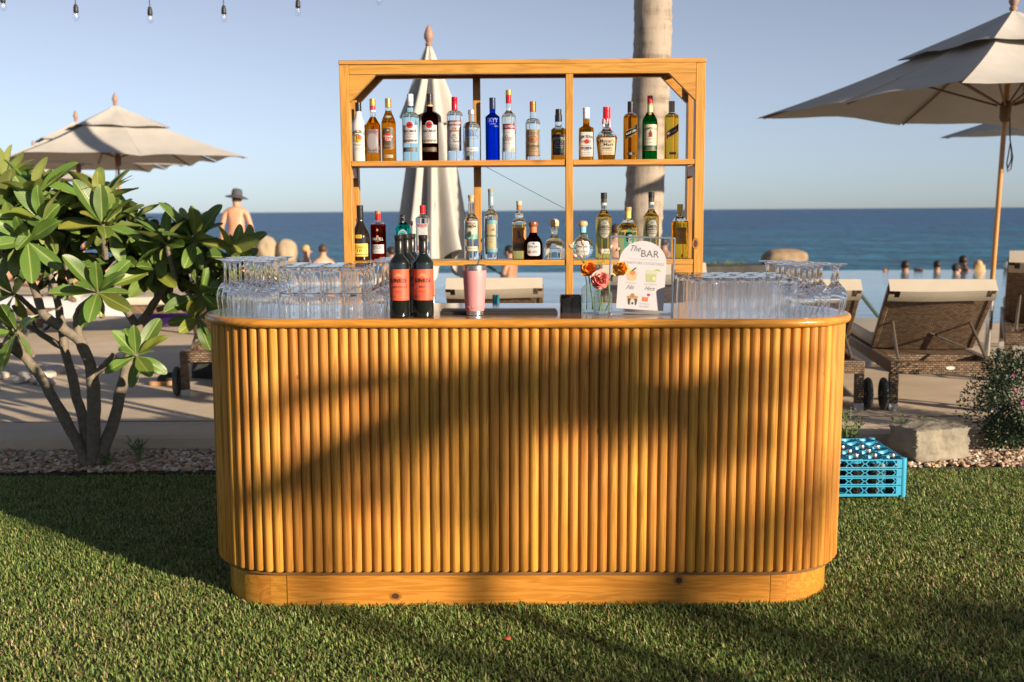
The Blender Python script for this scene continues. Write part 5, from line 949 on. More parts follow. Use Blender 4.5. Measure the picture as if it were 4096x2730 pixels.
# ------------------------------------------------------------------ plumeria shrub
def leaf_mat():
    m, nt, p = nodes('plumeria_leaf'); N = nt.nodes; L = nt.links; tc = N.new('ShaderNodeTexCoord'); sx = N.new('ShaderNodeSeparateXYZ'); L.new(tc.outputs['Object'], sx.inputs[0])
    ab = N.new('ShaderNodeMath'); ab.operation = 'ABSOLUTE'; L.new(sx.outputs['X'], ab.inputs[0])
    ma = N.new('ShaderNodeMath'); ma.operation = 'MULTIPLY_ADD'; ma.inputs[1].default_value = -.55; L.new(ab.outputs[0], ma.inputs[0]); L.new(sx.outputs['Y'], ma.inputs[2])
    mu = N.new('ShaderNodeMath'); mu.operation = 'MULTIPLY'; mu.inputs[1].default_value = 620; L.new(ma.outputs[0], mu.inputs[0]); si = N.new('ShaderNodeMath'); si.operation = 'SINE'; L.new(mu.outputs[0], si.inputs[0])
    ve = N.new('ShaderNodeMapRange'); ve.inputs[1].default_value = .55; ve.inputs[2].default_value = 1.0; L.new(si.outputs[0], ve.inputs[0])
    mid = N.new('ShaderNodeMapRange'); mid.inputs[1].default_value = .0035; mid.inputs[2].default_value = .0015; L.new(ab.outputs[0], mid.inputs[0])
    mxv = N.new('ShaderNodeMath'); mxv.operation = 'MAXIMUM'; sc2 = N.new('ShaderNodeMath'); sc2.operation = 'MULTIPLY'; sc2.inputs[1].default_value = .35; L.new(ve.outputs[0], sc2.inputs[0]); L.new(sc2.outputs[0], mxv.inputs[0]); L.new(mid.outputs[0], mxv.inputs[1])
    geo = N.new('ShaderNodeNewGeometry'); oi = N.new('ShaderNodeObjectInfo')
    tb = N.new('ShaderNodeMix'); tb.data_type = 'RGBA'; tb.inputs[6].default_value = (.070, .140, .022, 1); tb.inputs[7].default_value = (.21, .24, .070, 1); L.new(geo.outputs['Backfacing'], tb.inputs[0])
    nz = N.new('ShaderNodeTexNoise'); nz.inputs['Scale'].default_value = 18; nz.inputs['Detail'].default_value = 4; L.new(tc.outputs['Object'], nz.inputs['Vector'])
    # some leaves yellow towards blotches
    yr = N.new('ShaderNodeMapRange'); yr.inputs[1].default_value = .80; yr.inputs[2].default_value = 1.0; L.new(oi.outputs['Random'], yr.inputs[0]); ym = N.new('ShaderNodeMath'); ym.operation = 'MULTIPLY'; L.new(yr.outputs[0], ym.inputs[0]); L.new(nz.outputs[0], ym.inputs[1])
    yx = N.new('ShaderNodeMix'); yx.data_type = 'RGBA'; yx.inputs[7].default_value = (.38, .26, .02, 1); L.new(ym.outputs[0], yx.inputs[0]); L.new(tb.outputs[2], yx.inputs[6])
    hv = N.new('ShaderNodeHueSaturation'); r2 = N.new('ShaderNodeMapRange'); r2.inputs[3].default_value = .75; r2.inputs[4].default_value = 1.3; wn2 = N.new('ShaderNodeTexWhiteNoise'); wn2.noise_dimensions = '1D'; L.new(oi.outputs['Random'], wn2.inputs['W']); L.new(wn2.outputs['Value'], r2.inputs[0]); L.new(r2.outputs[0], hv.inputs['Value']); L.new(yx.outputs[2], hv.inputs['Color'])
    vx = N.new('ShaderNodeMix'); vx.data_type = 'RGBA'; vx.inputs[7].default_value = (.26, .30, .09, 1); L.new(mxv.outputs[0], vx.inputs[0]); L.new(hv.outputs[0], vx.inputs[6]); L.new(vx.outputs[2], p.inputs['Base Color']); p.inputs['Roughness'].default_value = .38
    bp = N.new('ShaderNodeBump'); bp.inputs['Strength'].default_value = .35; bp.inputs['Distance'].default_value = .0025; L.new(ve.outputs[0], bp.inputs['Height']); L.new(bp.outputs[0], p.inputs['Normal'])
    tr = N.new('ShaderNodeBsdfTranslucent'); tc2 = N.new('ShaderNodeMix'); tc2.data_type = 'RGBA'; tc2.inputs[0].default_value = .5; tc2.inputs[7].default_value = (.30, .36, .03, 1); L.new(vx.outputs[2], tc2.inputs[6]); L.new(tc2.outputs[2], tr.inputs[0]); ms = N.new('ShaderNodeMixShader'); ms.inputs[0].default_value = .18; L.new(p.outputs[0], ms.inputs[1]); L.new(tr.outputs[0], ms.inputs[2]); L.new(ms.outputs[0], N['Material Output'].inputs[0]); return m
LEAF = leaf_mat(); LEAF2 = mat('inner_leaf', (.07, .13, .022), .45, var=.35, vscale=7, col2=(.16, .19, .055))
def leaf_mesh(L, W, fold, curl, wave, seed):
    r = random.Random(seed)
    def fn(u, v):
        v = 1 - (1 - v)**1.7; x = (u - .5)*2; prof = math.sqrt(max(0, 1 - ((v - .60)/.40)**2)) if v > .60 else .06 + .94*math.sin(PI/2*(v/.60))**1.5
        if v < .14: prof = .06 + (prof - .06)*max(0, (v - .05)/.09)
        hw = W*.5*prof; return (x*hw, v*L, abs(x)*hw*fold + L*curl*(v*v) + wave*math.sin(9*v + 2*x)*hw*.5)
    return MB().grid(fn, 6, 12).mesh('leaf', LEAF, 80)
leaves = [leaf_mesh(.235, .082, .35, -.10, .10, 1), leaf_mesh(.215, .076, .25, -.20, .16, 2), leaf_mesh(.25, .084, .45, -.05, .08, 3), leaf_mesh(.20, .072, .20, -.32, .2, 4)]
TRY = 6.02; base = gz(372, 1862, -.02); base.y = TRY; base.x = at(372, 1862, TRY).x
tree = thing('plumeria_shrub', 'branching plumeria shrub with long glossy leaves growing in the gravel bed', 'shrub', base)
PB = mat('plumeria_bark', (.20, .165, .12), .85, var=.35, vscale=30, bump=.6, bscale=70, col2=(.12, .10, .075))
def z2(x, y, dy=0.): return at(x*.574, 1050 + y*.574, TRY + dy) - base
def stem(pts, r0, r1):
    P = []; n = len(pts)
    for i in range(n - 1):
        for k in range(4): t = k/4; P.append(pts[i].lerp(pts[i+1], t))
    P.append(pts[-1]); m = len(P)
    # smooth
    Q = [P[0]] + [(P[i-1] + P[i]*2 + P[i+1])/4 for i in range(1, m - 1)] + [P[-1]]
    Q = [q + Vector((J(.004), J(.004), 0)) for q in Q]
    obj('branch', MB().tube(Q, [.80*(r0 + (r1 - r0)*i/(m - 1))*(1 + J(.07)) for i in range(m)], 10), PB, tree, smooth=70)
stem([z2(610, 1420), z2(570, 1300), z2(430, 1060, -.05), z2(270, 770, -.1), z2(130, 610, -.12), z2(60, 480, -.15), z2(10, 370, -.15)], .045, .026)
stem([z2(130, 610, -.12), z2(40, 590, -.1), z2(-60, 560, -.08)], .026, .018)
stem([z2(610, 1420), z2(590, 1150, .05), z2(520, 880, .08), z2(450, 600, .1), z2(430, 420, .1), z2(395, 230, .1), z2(350, 90, .12)], .042, .022)
stem([z2(450, 600, .1), z2(330, 530, .15), z2(180, 430, .2), z2(90, 300, .2)], .026, .018)
stem([z2(650, 1420), z2(655, 1100, -.06), z2(650, 780, -.1), z2(560, 540, -.12), z2(420, 450, -.15), z2(300, 370, -.15), z2(235, 180, -.12), z2(190, 60, -.1)], .050, .024)
stem([z2(560, 540, -.12), z2(530, 430, -.12), z2(540, 330, -.1), z2(660, 230, -.15)], .03, .018)
stem([z2(665, 780, -.1), z2(730, 720, -.12), z2(800, 640, -.12)], .026, .020)
stem([z2(690, 1400), z2(800, 1080, .02), z2(870, 780, .05), z2(900, 640, .06), z2(960, 450, .1), z2(1050, 330, .1), z2(1130, 180, .08), z2(1240, 60, .05), z2(1330, -30, .05)], .046, .020)
stem([z2(960, 450, .1), z2(880, 340, .15), z2(790, 240, .18), z2(720, 100, .2), z2(690, -60, .15)], .03, .020)
stem([z2(800, 680, -.1), z2(880, 680, -.12), z2(940, 650, -.15)], .018, .014)
stem([z2(1100, 330, .1), z2(1230, 290, .05), z2(1330, 220, .0)], .02, .014)
stem([z2(1240, 60, .05), z2(1400, 20, .0), z2(1560, -60, .0)], .02, .014)
# rosettes: source px, depth offset, axis, number of leaves, scale
ros = [(790, 1270, -.05, (.1, -.6, .1), 8, .95), (138, 790, -.15, (-.1, -.2, 1), 14, 1.15), (398, 815, .0, (.0, -.2, 1), 14, 1.1), (410, 905, -.2, (.2, -.5, .8), 11, 1.0), (668, 978, -.1, (-.1, -.3, 1), 12, 1.0), (778, 968, -.1, (.25, -.3, .9), 13, 1.05), (168, 890, -.25, (.1, -.6, .8), 12, 1.05), (15, 835, -.15, (-.2, -.4, .9), 11, 1.1), (316, 880, .15, (.1, .1, 1), 11, 1.05), (110, 965, -.3, (.1, -.8, .35), 10, 1.05), (925, 1030, .0, (.5, -.2, .7), 11, 1.0), (20, 735, .1, (-.1, 0, 1), 11, 1.1), (392, 1172, -.3, (.15, -.75, .55), 13, 1.0), (545, 1425, -.3, (.3, -.6, .6), 12, .9), (800, 1180, .0, (.4, -.4, .4), 11, 1.0), (820, 1090, .1, (.3, -.1, .6), 10, 1.0), (57, 1180, .0, (-.2, -.6, .3), 9, 1.05), (70, 1330, -.2, (-.2, -.6, .5), 8, 1.0), (0, 1390, -.1, (-.5, -.5, .2), 7, 1.0), (560, 1010, .15, (.0, .2, 1), 11, 1.05), (620, 1080, .0, (.2, -.5, .5), 10, 1.0), (255, 1010, .1, (0, -.2, .8), 10, 1.0), (480, 1040, .0, (.1, -.4, .8), 10, 1.0), (250, 905, .2, (0, .2, 1), 10, 1.1), (520, 900, .2, (.1, .1, 1), 10, 1.0), (700, 1050, .15, (.2, 0, .9), 9, 1.0), (20, 1000, .1, (-.2, -.3, .7), 9, 1.05)]
rr_l = random.Random(5); nleaf = 0
for (x, y, dy, ax, n, s) in ros:
    c = at(x, y, TRY + dy) - base; Q = facing(ax)
    obj('branch', MB().tube([c - Vector(ax).normalized()*.16 + Vector((J(.02), 0, -.05)), c - Vector(ax).normalized()*.05, c + Vector(ax).normalized()*.015], [.016, .015, .012], 8), PB, tree)
    for i in range(n):
        if nleaf >= 299: break
        t = (i + .5)/n; el = R_(78 - 112*t + rr_l.uniform(-10, 10)); az = 2.39996*i + rr_l.uniform(-.25, .25); l = s*(.62 + .50*math.sin(PI*min(1, t*.9 + .15)))*rr_l.uniform(.88, 1.1)
        M = Tr(*c) @ Q @ Rz(az) @ Rx(el) @ Ry(rr_l.uniform(-.35, .35)) @ Matrix.Scale(l, 4)
        # hanging outer leaves
        if t > .8 and rr_l.random() < .6: M = Tr(*c) @ Rz(az) @ Rx(-R_(rr_l.uniform(40, 75))) @ Matrix.Scale(l, 4)
        link('leaf', leaves[rr_l.randrange(4)], tree, M=M); nleaf += 1
# leaves deeper in the crown, too many to tell apart
fol = MB()
for (x, y, dy, ax, n, s) in ros + [(450, 960, .35, (0, .3, 1), 12, 1.0), (620, 1000, .3, (.1, .2, 1), 12, 1.0), (200, 980, .3, (0, .2, 1), 12, 1.0), (330, 970, .3, (0, .2, 1), 12, 1.0), (80, 900, .3, (0, .2, 1), 12, 1.0), (860, 1100, .2, (.3, .2, .8), 10, .9), (480, 1110, .2, (.1, -.2, .7), 9, .9), (200, 1080, .2, (0, -.3, .7), 9, .9)]:
    if y > 1100: continue
    c = at(x + rr_l.uniform(-45, 45), y + rr_l.uniform(-10, 45), TRY + dy + .14) - base; Q = facing(ax)
    for i in range(15):
        t = (i + .5)/15; M = Tr(*c) @ Q @ Rz(2.4*i + rr_l.uniform(-.3, .3)) @ Rx(R_(75 - 115*t + rr_l.uniform(-12, 12))) @ Ry(rr_l.uniform(-.3, .3)) @ Matrix.Scale(s*rr_l.uniform(.75, 1.15), 4)
        lm = leaves[rr_l.randrange(4)]; fol.add([M @ v.co for v in lm.vertices], [tuple(p.vertices) for p in lm.polygons])
o = obj('foliage', fol, LEAF2, tree, smooth=80); o['kind'] = 'stuff'

# ------------------------------------------------------------------ loungers
def wicker():
    m, nt, p = nodes('brown_wicker'); N = nt.nodes; L = nt.links; tc = N.new('ShaderNodeTexCoord'); mp = N.new('ShaderNodeMapping'); mp.inputs['Scale'].default_value = (1, 1, 1); L.new(tc.outputs['Object'], mp.inputs[0])
    sp_ = N.new('ShaderNodeSeparateXYZ'); L.new(mp.outputs[0], sp_.inputs[0]); ad = N.new('ShaderNodeMath'); ad.operation = 'ADD'; L.new(sp_.outputs['Y'], ad.inputs[0]); L.new(sp_.outputs['Z'], ad.inputs[1]); cb = N.new('ShaderNodeCombineXYZ'); L.new(sp_.outputs['X'], cb.inputs[0]); L.new(ad.outputs[0], cb.inputs[1])
    br = N.new('ShaderNodeTexBrick'); br.inputs['Scale'].default_value = 1; br.inputs['Brick Width'].default_value = .029; br.inputs['Row Height'].default_value = .0150; br.inputs['Mortar Size'].default_value = .0030; br.inputs['Mortar Smooth'].default_value = .7; br.inputs['Color1'].default_value = (.25, .165, .10, 1); br.inputs['Color2'].default_value = (.11, .068, .040, 1); br.inputs['Mortar'].default_value = (.030, .019, .012, 1); L.new(cb.outputs[0], br.inputs['Vector'])
    L.new(br.outputs['Color'], p.inputs['Base Color']); p.inputs['Roughness'].default_value = .45
    bp = N.new('ShaderNodeBump'); bp.invert = True; bp.inputs['Strength'].default_value = .9; bp.inputs['Distance'].default_value = .004; L.new(br.outputs['Fac'], bp.inputs['Height']); L.new(bp.outputs[0], p.inputs['Normal']); return m
WICK = wicker(); CUSH = mat('taupe_cushion', (.44, .385, .31), .85, var=.06, vscale=5, bump=.12, bscale=250); TYRE = mat('grey_tyre', (.045, .055, .05), .7); BLKP = mat('black_plastic', (.015, .015, .016), .5); STRUT = mat('strut_metal', (.20, .16, .12), .4, .6); GREYP = mat('pale_foot_cap', (.45, .44, .42), .6)
def cushion_box(x0, x1, y0, y1, z0, z1, r=.03):
    bm = bmesh.new(); bmesh.ops.create_cube(bm, size=1)
    for v in bm.verts: v.co = Vector((x0 if v.co.x < 0 else x1, y0 if v.co.y < 0 else y1, z0 if v.co.z < 0 else z1))
    bmesh.ops.bevel(bm, geom=bm.edges[:], offset=r, segments=3, affect='EDGES', profile=.6); bm.verts.index_update(); mb = MB(); mb.add([v.co[:] for v in bm.verts], [tuple(v.index for v in f.verts) for f in bm.faces]); bm.free(); return mb
def lounger_proto(label):
    t = thing('sun_lounger', label, 'sun lounger', group='rattan sun loungers'); w = .36; L_ = 2.0; z0, z1 = .255, .34
    for s in (-1, 1): obj('side_rail', MB().box(min(s*w, s*(w - .055)), max(s*w, s*(w - .055)), .056, L_ - .056, z0, z1, .006), WICK, t)
    for y in (0, L_ - .055): obj('end_rail', MB().box(-w, w, y, y + .055, z0 - .001, z1 + .001, .006), WICK, t)
    for s in (-1, 1):
        for y in (0., L_ - .06):
            x0, x1 = sorted((s*w, s*(w - .06))); l = obj('leg', MB().box(x0 + .001, x1 - .001, y + .001, y + .058, .05, z0 - .002, .004), WICK, t); obj('foot_cap', MB().box(x0 - .002, x1 + .002, y - .002, y + .061, 0, .05, .004), GREYP, l)
    for s in (-1, 1):
        x = s*(w + .032); c = (0, .03, .115)
        ty = MB().lathe([(.112*math.cos(a) if 0 else .098 + .014*math.cos(a), .017*math.sin(a)) for a in [2*PI*k/10 for k in range(11)]], 28, close=False); M = Tr(x, .03, .113) @ Ry(PI/2)
        wh = obj('wheel', ty, TYRE, t, M=M); rm = MB()
        for k in range(5): a = 2*PI*k/5; rm.tube([(0, 0, 0), (.088*math.cos(a), .088*math.sin(a), 0)], .009, 6)
        rm.lathe([(.02, -.014), (.024, 0), (.02, .014)], 12); rm.lathe([(.08, -.010), (.089, -.010), (.089, .010), (.08, .010)], 24, close=False); obj('rim', rm, BLKP, wh)
    # back rest: panel, cushion, head flap
    py, pz, ty_, tz = .66, .365, .17, .83; dv = Vector((0, ty_ - py, tz - pz)); LB_ = dv.length; ang = math.atan2(dv.z, -dv.y)
    MBk = Tr(0, py, pz) @ Rx(PI - ang) @ Rz(PI)          # local: x across, y up the back, z towards the viewer side
    MBk = Matrix(((1, 0, 0, 0), (0, dv.y/LB_, -dv.z/LB_, py), (0, dv.z/LB_, dv.y/LB_, pz), (0, 0, 0, 1)))
    obj('back_panel', MB().grid(lambda u, v: (-w + 2*w*u, LB_*v, .012 + .02*math.sin(PI*u)), 8, 4), WICK, t, M=MBk)
    for s in (-1, 1): obj('back_stile', MB().box(*sorted((s*w, s*(w - .04))), .0, LB_, -.02, .022, .008), WICK, t, M=MBk)
    obj('back_crossbar', MB().box(-w + .041, w - .041, 0, .05, -.02, .018, .006), WICK, t, M=MBk); obj('back_crossbar', MB().box(-w + .041, w - .041, LB_ - .05, LB_ - .001, -.02, .034, .006), WICK, t, M=MBk)
    obj('back_cushion', cushion_box(-w + .015, w - .015, .02, LB_ + .02, -.068, -.022, .020), CUSH, t, M=MBk)
    def flap(u, v):
        x = (-w + .005) + (2*w - .01)*u; corner = .075*max(0, (abs(u - .5)*2 - .80)/.20)**1.5
        if v < .3: a = v/.3; return (x*(1 - .1*corner), LB_ + .022 - .0*a, -.055 + .105*a)
        a = (v - .3)/.7; return (x, LB_ + .022 - corner*.0 - a*(.108), .05 + .004*math.sin(PI*a) + .006*math.sin(5*u))
    fl = MB().grid(flap, 20, 10); keep = [f for f in fl.f if not (abs(sum(fl.v[i][0] for i in f)/4) > w - .075 and LB_ - .050 + (abs(sum(fl.v[i][0] for i in f)/4) - (w - .075))*.9 < sum(fl.v[i][1] for i in f)/4 < LB_ + .015)]; fl.f = keep
    obj('head_flap', fl, CUSH, t, M=MBk, smooth=70)
    obj('seat_cushion', cushion_box(-w + .015, w - .015, py - .0, L_ - .01, z1 + .004, z1 + .10, .035), CUSH, t)
    obj('seat_panel', MB().box(-w + .06, w - .06, .40, L_ - .06, z1 - .05, z1 - .002), WICK, t)
    for s in (-1, 1): obj('strut', MB().tube([(s*(w - .10), .47, .60), (s*(w - .07), .10, .345)], .010, 7), STRUT, t)
    obj('strut', MB().tube([(-w + .08, .47, .60), (w - .08, .52, .37)], .006, 6), BLKP, t)
    obj('maker_plate', MB().lathe([(.001, 0), (.030, 0), (.030, .003), (.001, .003)], 18).xf(Tr(.03, -.001, .30) @ Rx(PI/2) @ Matrix.Diagonal((1, .42, 1, 1))), flat((.6, .58, .52), .4), t)
    return t
lg = lounger_proto('rattan lounger seen from behind, cream head flap, nearest the parasol pole')
def setl(o, xpx, Y, yaw, s=1.): o.location = (at(xpx, 1200, Y).x, Y, DECK_Z + .001); o.rotation_euler = (0, 0, yaw); o.scale = (s, s, s)
setl(lg, 3795, 7.02, -R_(7.5))
for xpx, Y, yaw, s, lab in ((3250, 7.12, -R_(7), 1., 'rattan lounger partly hidden behind the goblets, wheel beside the bar'), (4265, 8.1, -R_(24), 1.16, 'rattan lounger turned aside beyond the parasol pole'), (1972, 7.5, -R_(2), 1., 'rattan lounger in part shade behind the pink tumbler'),
                             (2622, 7.75, -R_(4), 1.10, 'rattan lounger behind the framed menu'), (1375, 7.55, R_(2), 1., 'rattan lounger behind the stacked tumblers and wine bottles'), (905, 7.85, R_(6), 1., 'rattan lounger half hidden between the shrub and the bar')):
    c = dup(lg, None, label=lab); setl(c, xpx, Y, yaw, s)
c = dup(lg, None, label='rattan lounger set sideways behind the shrub with a sunbather on it'); c.location = (at(95, 1300, 11.8).x, 11.9, DECK_Z + .001); c.rotation_euler = (0, 0, -PI/2 + .12)

# ------------------------------------------------------------------ people
SKIN = mat('fair_skin', (.44, .235, .145), .5, var=.15, vscale=5, sss=.1); SKIN2 = mat('tanned_skin', (.31, .155, .085), .5, var=.08, vscale=8, sss=.1)  # a fairer and a browner skin colour, each with mild random mottling
def body(name, label, pts, edges, rad, m, loc, rz=0., sub=2, s=1.):
    me = bpy.data.meshes.new(name); me.from_pydata(pts, edges, []); o = bpy.data.objects.new(name, me); COL.objects.link(o); md = o.modifiers.new('skin', 'SKIN'); md.use_smooth_shade = True
    sv = me.skin_vertices[0].data
    for i, r in enumerate(rad): sv[i].radius = (r if not isinstance(r, tuple) else r[0], r if not isinstance(r, tuple) else r[1])
    sv[0].use_root = True; o.modifiers.new('sub', 'SUBSURF').levels = sub; o.modifiers['sub'].render_levels = sub; me.materials.append(m); o.location = loc; o.rotation_euler = (0, 0, rz); o.scale = (s, s, s)
    tag(o, label, 'person'); return o
def hand(P, E, Rr, wi, w, d, side):
    """palm, four fingers and a thumb hanging from wrist vertex wi at w along d"""
    d = Vector(d).normalized(); ac = Vector((0, 1, 0)); k = len(P); pc = w + d*.05; P.append(tuple(pc)); Rr.append((.038, .018)); E.append((wi, k))
    for f, (o, l) in enumerate(((-.027, .075), (-.009, .085), (.009, .08), (.027, .062))):
        a = pc + d*.035 + ac*o; P.append(tuple(a)); Rr.append(.0095); E.append((k, len(P) - 1)); P.append(tuple(a + d*l*.55 + Vector((-side*.006, 0, 0)))); Rr.append(.009); E.append((len(P) - 2, len(P) - 1)); P.append(tuple(a + d*l + Vector((-side*.022, 0, 0)))); Rr.append(.0075); E.append((len(P) - 2, len(P) - 1))
    a = w + d*.03 + ac*.034; P.append(tuple(a)); Rr.append(.012); E.append((k, len(P) - 1)); P.append(tuple(a + d*.035 + ac*.024)); Rr.append(.010); E.append((len(P) - 2, len(P) - 1))
# man walking towards the sea
P = [(0, 0, .96), (0, .0, 1.12), (0, .02, 1.30), (0, .02, 1.44), (.01, .03, 1.54), (.02, .05, 1.63), (.025, .06, 1.73), (-.12, .02, 1.47), (-.20, .01, 1.43), (-.27, -.02, 1.17), (-.29, .05, .93), (.12, .02, 1.47), (.20, .01, 1.43), (.28, -.01, 1.17), (.32, .06, .93), (-.10, 0, .90), (-.12, .10, .50), (-.12, .04, .10), (-.13, .18, .035), (.10, 0, .90), (.12, -.04, .50), (.12, -.20, .13), (.13, -.08, .05)]
E = [(0, 1), (1, 2), (2, 3), (3, 4), (4, 5), (5, 6), (3, 7), (7, 8), (8, 9), (9, 10), (3, 11), (11, 12), (12, 13), (13, 14), (0, 15), (15, 16), (16, 17), (17, 18), (0, 19), (19, 20), (20, 21), (21, 22)]
Rr = [(.165, .12), (.165, .125), (.185, .125), (.15, .10), (.062, .062), (.082, .095), (.078, .09), (.085, .08), (.068, .065), (.048, .048), (.032, .034), (.085, .08), (.068, .065), (.048, .048), (.032, .034), (.10, .10), (.062, .065), (.042, .045), (.035, .03), (.10, .10), (.062, .065), (.042, .045), (.035, .03)]
hand(P, E, Rr, 10, Vector(P[10]), (-.1, .05, -1), -1); hand(P, E, Rr, 14, Vector(P[14]), (.1, .05, -1), 1)
MY = 19.5; mx_ = at(945, 900, MY).x
man = body('person', 'bare-backed man in a dark brimmed hat walking away toward the sea', P, E, Rr, SKIN, (mx_, MY, DECK_Z + .0), .12, 2, .95)
HAT = mat('charcoal_hat', (.055, .055, .06), .8)
hat = obj('hat', MB().lathe([(.22, -.035), (.215, -.020), (.15, .005), (.105, .02), (.10, .10), (.085, .135), (.04, .15), (.001, .152)], 24).xf(Tr(.022, .055, 1.755) @ Ry(.12) @ Rx(-.05)), HAT, man, smooth=50)
obj('shorts', MB().lathe([(.10, .0), (.20, .05), (.205, .2), (.185, .32), (.175, .33)], 20).xf(Tr(0, 0, .68) @ Matrix.Diagonal((1.02, .82, 1, 1))), mat('dark_shorts', (.03, .03, .04), .8), man)
for s in (-1, 1): obj('ear', MB().ball((.022 + s*.086, .06, 1.69), .012, .02, .03, 8, 6), SKIN, man)
obj('hair', MB().ball((.022, .05, 1.70), .088, .098, .085), mat('brown_hair', (.06, .03, .018), .7), man)
def swimmer(label, x, y, Y, hair, skin, arms=None, rz=0., s=1., long=0, cap=None, low=.0):
    """head centred at a pixel; facing +Y (out to sea) unless turned"""
    c = at(x, y, Y); P = [(0, 0, -.75), (0, 0, -.50), (0, 0, -.30), (0, 0, -.20), (0, .01, -.12), (0, .02, -.03), (0, .03, .045), (-.12, 0, -.225), (-.19, 0, -.27), (.12, 0, -.225), (.19, 0, -.27)]
    E = [(0, 1), (1, 2), (2, 3), (3, 4), (4, 5), (5, 6), (3, 7), (7, 8), (3, 9), (9, 10)]; Rr = [(.14, .10), (.15, .10), (.16, .105), (.11, .08), (.055, .055), (.074, .088), (.070, .082), (.07, .065), (.058, .056), (.07, .065), (.058, .056)]
    for i, sg in ((8, -1), (10, 1)):
        if arms == 'wide': q = [(sg*.40, .08, -.105), (sg*.26, .26, -.075)]
        else: q = [(sg*.25, .04, -.50), (sg*.22, .18, -.62)]
        P += q; n = len(P); E += [(i, n - 2), (n - 2, n - 1)]; Rr += [.042, .032]
    o = body('person', label, P, E, Rr, skin, c, rz, 2, s)
    hm = mat('hair_%02x%02x' % (int(hair[0]*255), int(hair[1]*255)), hair, .6, var=.2, vscale=40)
    h = MB().ball((0, .012, .030), .082, .096, .092, 16, 10)
    h.v = [(px_, min(py_, .075 + .02*pz_), max(pz_, -.075 if py_ < .02 else -.0)) for px_, py_, pz_ in h.v]
    if long:
        h.grid(lambda u, v: ((u - .5)*(.17 + .10*v), -.085 - .03*math.sin(PI*u) + .02*v, .03 - .27*v + .015*math.sin(20*u)), 12, 8)
    obj('hair' if not cap else 'cap', h, hm if not cap else mat('cap_cloth_%d' % int(cap[0]*99), cap, .8), o, smooth=60)
    if cap and cap[0] < .1: obj('cap_peak', MB().ball((0, .13, .03), .07, .07, .008), mat('cap_cloth_%d' % int(cap[0]*99), cap, .8), o)
    obj('nose', MB().ball((0, .118, -.03), .014, .018, .02, 8, 6), skin, o)
    for sg in (-1, 1): obj('ear', MB().ball((sg*.079, .02, -.015), .010, .02, .028, 8, 6), skin, o)
    return o
BLKH = (.015, .011, .009); BRH = (.055, .03, .018); BLD = (.42, .26, .11)
SY = POOL_Y1 - .45
swimmer('dark-haired bather with both arms spread on the pool edge', 3622, 1066, SY, BLKH, SKIN2, 'wide', 0, 1.12)
swimmer('dark-haired bather alone between two groups at the pool edge', 3750, 1064, SY, BLKH, SKIN2, None, .2, 1.0)
swimmer('bather in a black cap looking sideways at the pool edge', 3823, 1078, SY - .8, BLKH, SKIN, None, -1.2, 1.05, cap=(.02, .02, .022))
swimmer('tallest dark-haired bather behind the black cap', 3853, 1046, SY, BLKH, SKIN2, None, 0, 1.1)
swimmer('bather with long blonde hair at the pool edge', 3913, 1066, SY - .3, BLD, SKIN, None, 0, 1.15, long=1)
swimmer('bather in a white cap beside the parasol pole', 4030, 1070, SY, BLKH, SKIN2, None, 0, 1.0, cap=(.7, .68, .62))
swimmer('fair-haired child in the pool by the round boulders', 1222, 1003, 22.0, BLD, SKIN, None, -1.2, 1.0)
swimmer('dark-haired child with pale back in the pool left of the shelf post', 1292, 1002, 21.5, BRH, SKIN, None, .4, 1.05)
swimmer('dark-haired bather in the pool between the brandy and gin bottles', 1566, 1012, 22.0, BLKH, SKIN2, None, .8, 1.1)
swimmer('dark-haired bather in the pool seen beside the stag label bottle', 2040, 1008, 20.5, BLKH, SKIN2, None, 1.1, 1.1)
swimmer('bather standing tall in the pool behind the angular tequila bottle', 2464, 925, 20.5, BRH, SKIN2, None, .3, 1.2)
swimmer('bather with dark hair in the pool seen through the framed menu', 2655, 975, 21.5, BLKH, SKIN2, None, -.4, 1.1)
# sunbather lying on the sideways lounger
lx = at(300, 1250, 11.85); P = [(0, 0, 0), (.15, 0, .01), (.32, 0, .02), (.46, 0, .03), (.56, 0, .05), (.66, 0, .07), (.76, 0, .08), (.45, .17, .02), (.25, .26, -.02), (.05, .24, -.02), (.45, -.17, .02), (.28, -.26, .0), (.10, -.20, .06), (-.10, .09, 0), (-.50, .11, .12), (-.88, .10, -.02), (-.93, .10, .08), (-.10, -.09, 0), (-.50, -.10, .04), (-.90, -.10, -.02), (-.95, -.10, .08)]
E = [(0, 1), (1, 2), (2, 3), (3, 4), (4, 5), (5, 6), (3, 7), (7, 8), (8, 9), (3, 10), (10, 11), (11, 12), (0, 13), (13, 14), (14, 15), (15, 16), (0, 17), (17, 18), (18, 19), (19, 20)]; Rr = [(.15, .11), (.13, .10), (.15, .10), (.12, .09), (.05, .05), (.075, .085), (.07, .08), .055, .04, .03, .055, .04, .03, (.09, .09), .06, .04, .03, (.09, .09), .06, .04, .03]
sb = body('person', 'sunbather lying on a white towel on the sideways lounger', P, E, Rr, SKIN, (lx.x - .1, 11.9, DECK_Z + .62), PI + .1)
obj('hair', MB().ball((.73, 0, .10), .10, .10, .10), mat('hair_dark_sun', (.04, .025, .015), .7), sb); obj('swimsuit', MB().lathe([(.145, -.1), (.158, 0), (.15, .1)], 18).xf(Ry(PI/2) @ Matrix.Diagonal((.72, 1, 1, 1))), mat('navy_print_swimsuit', (.015, .03, .09), .7, var=.4, vscale=25, col2=(.30, .03, .14)), sb)
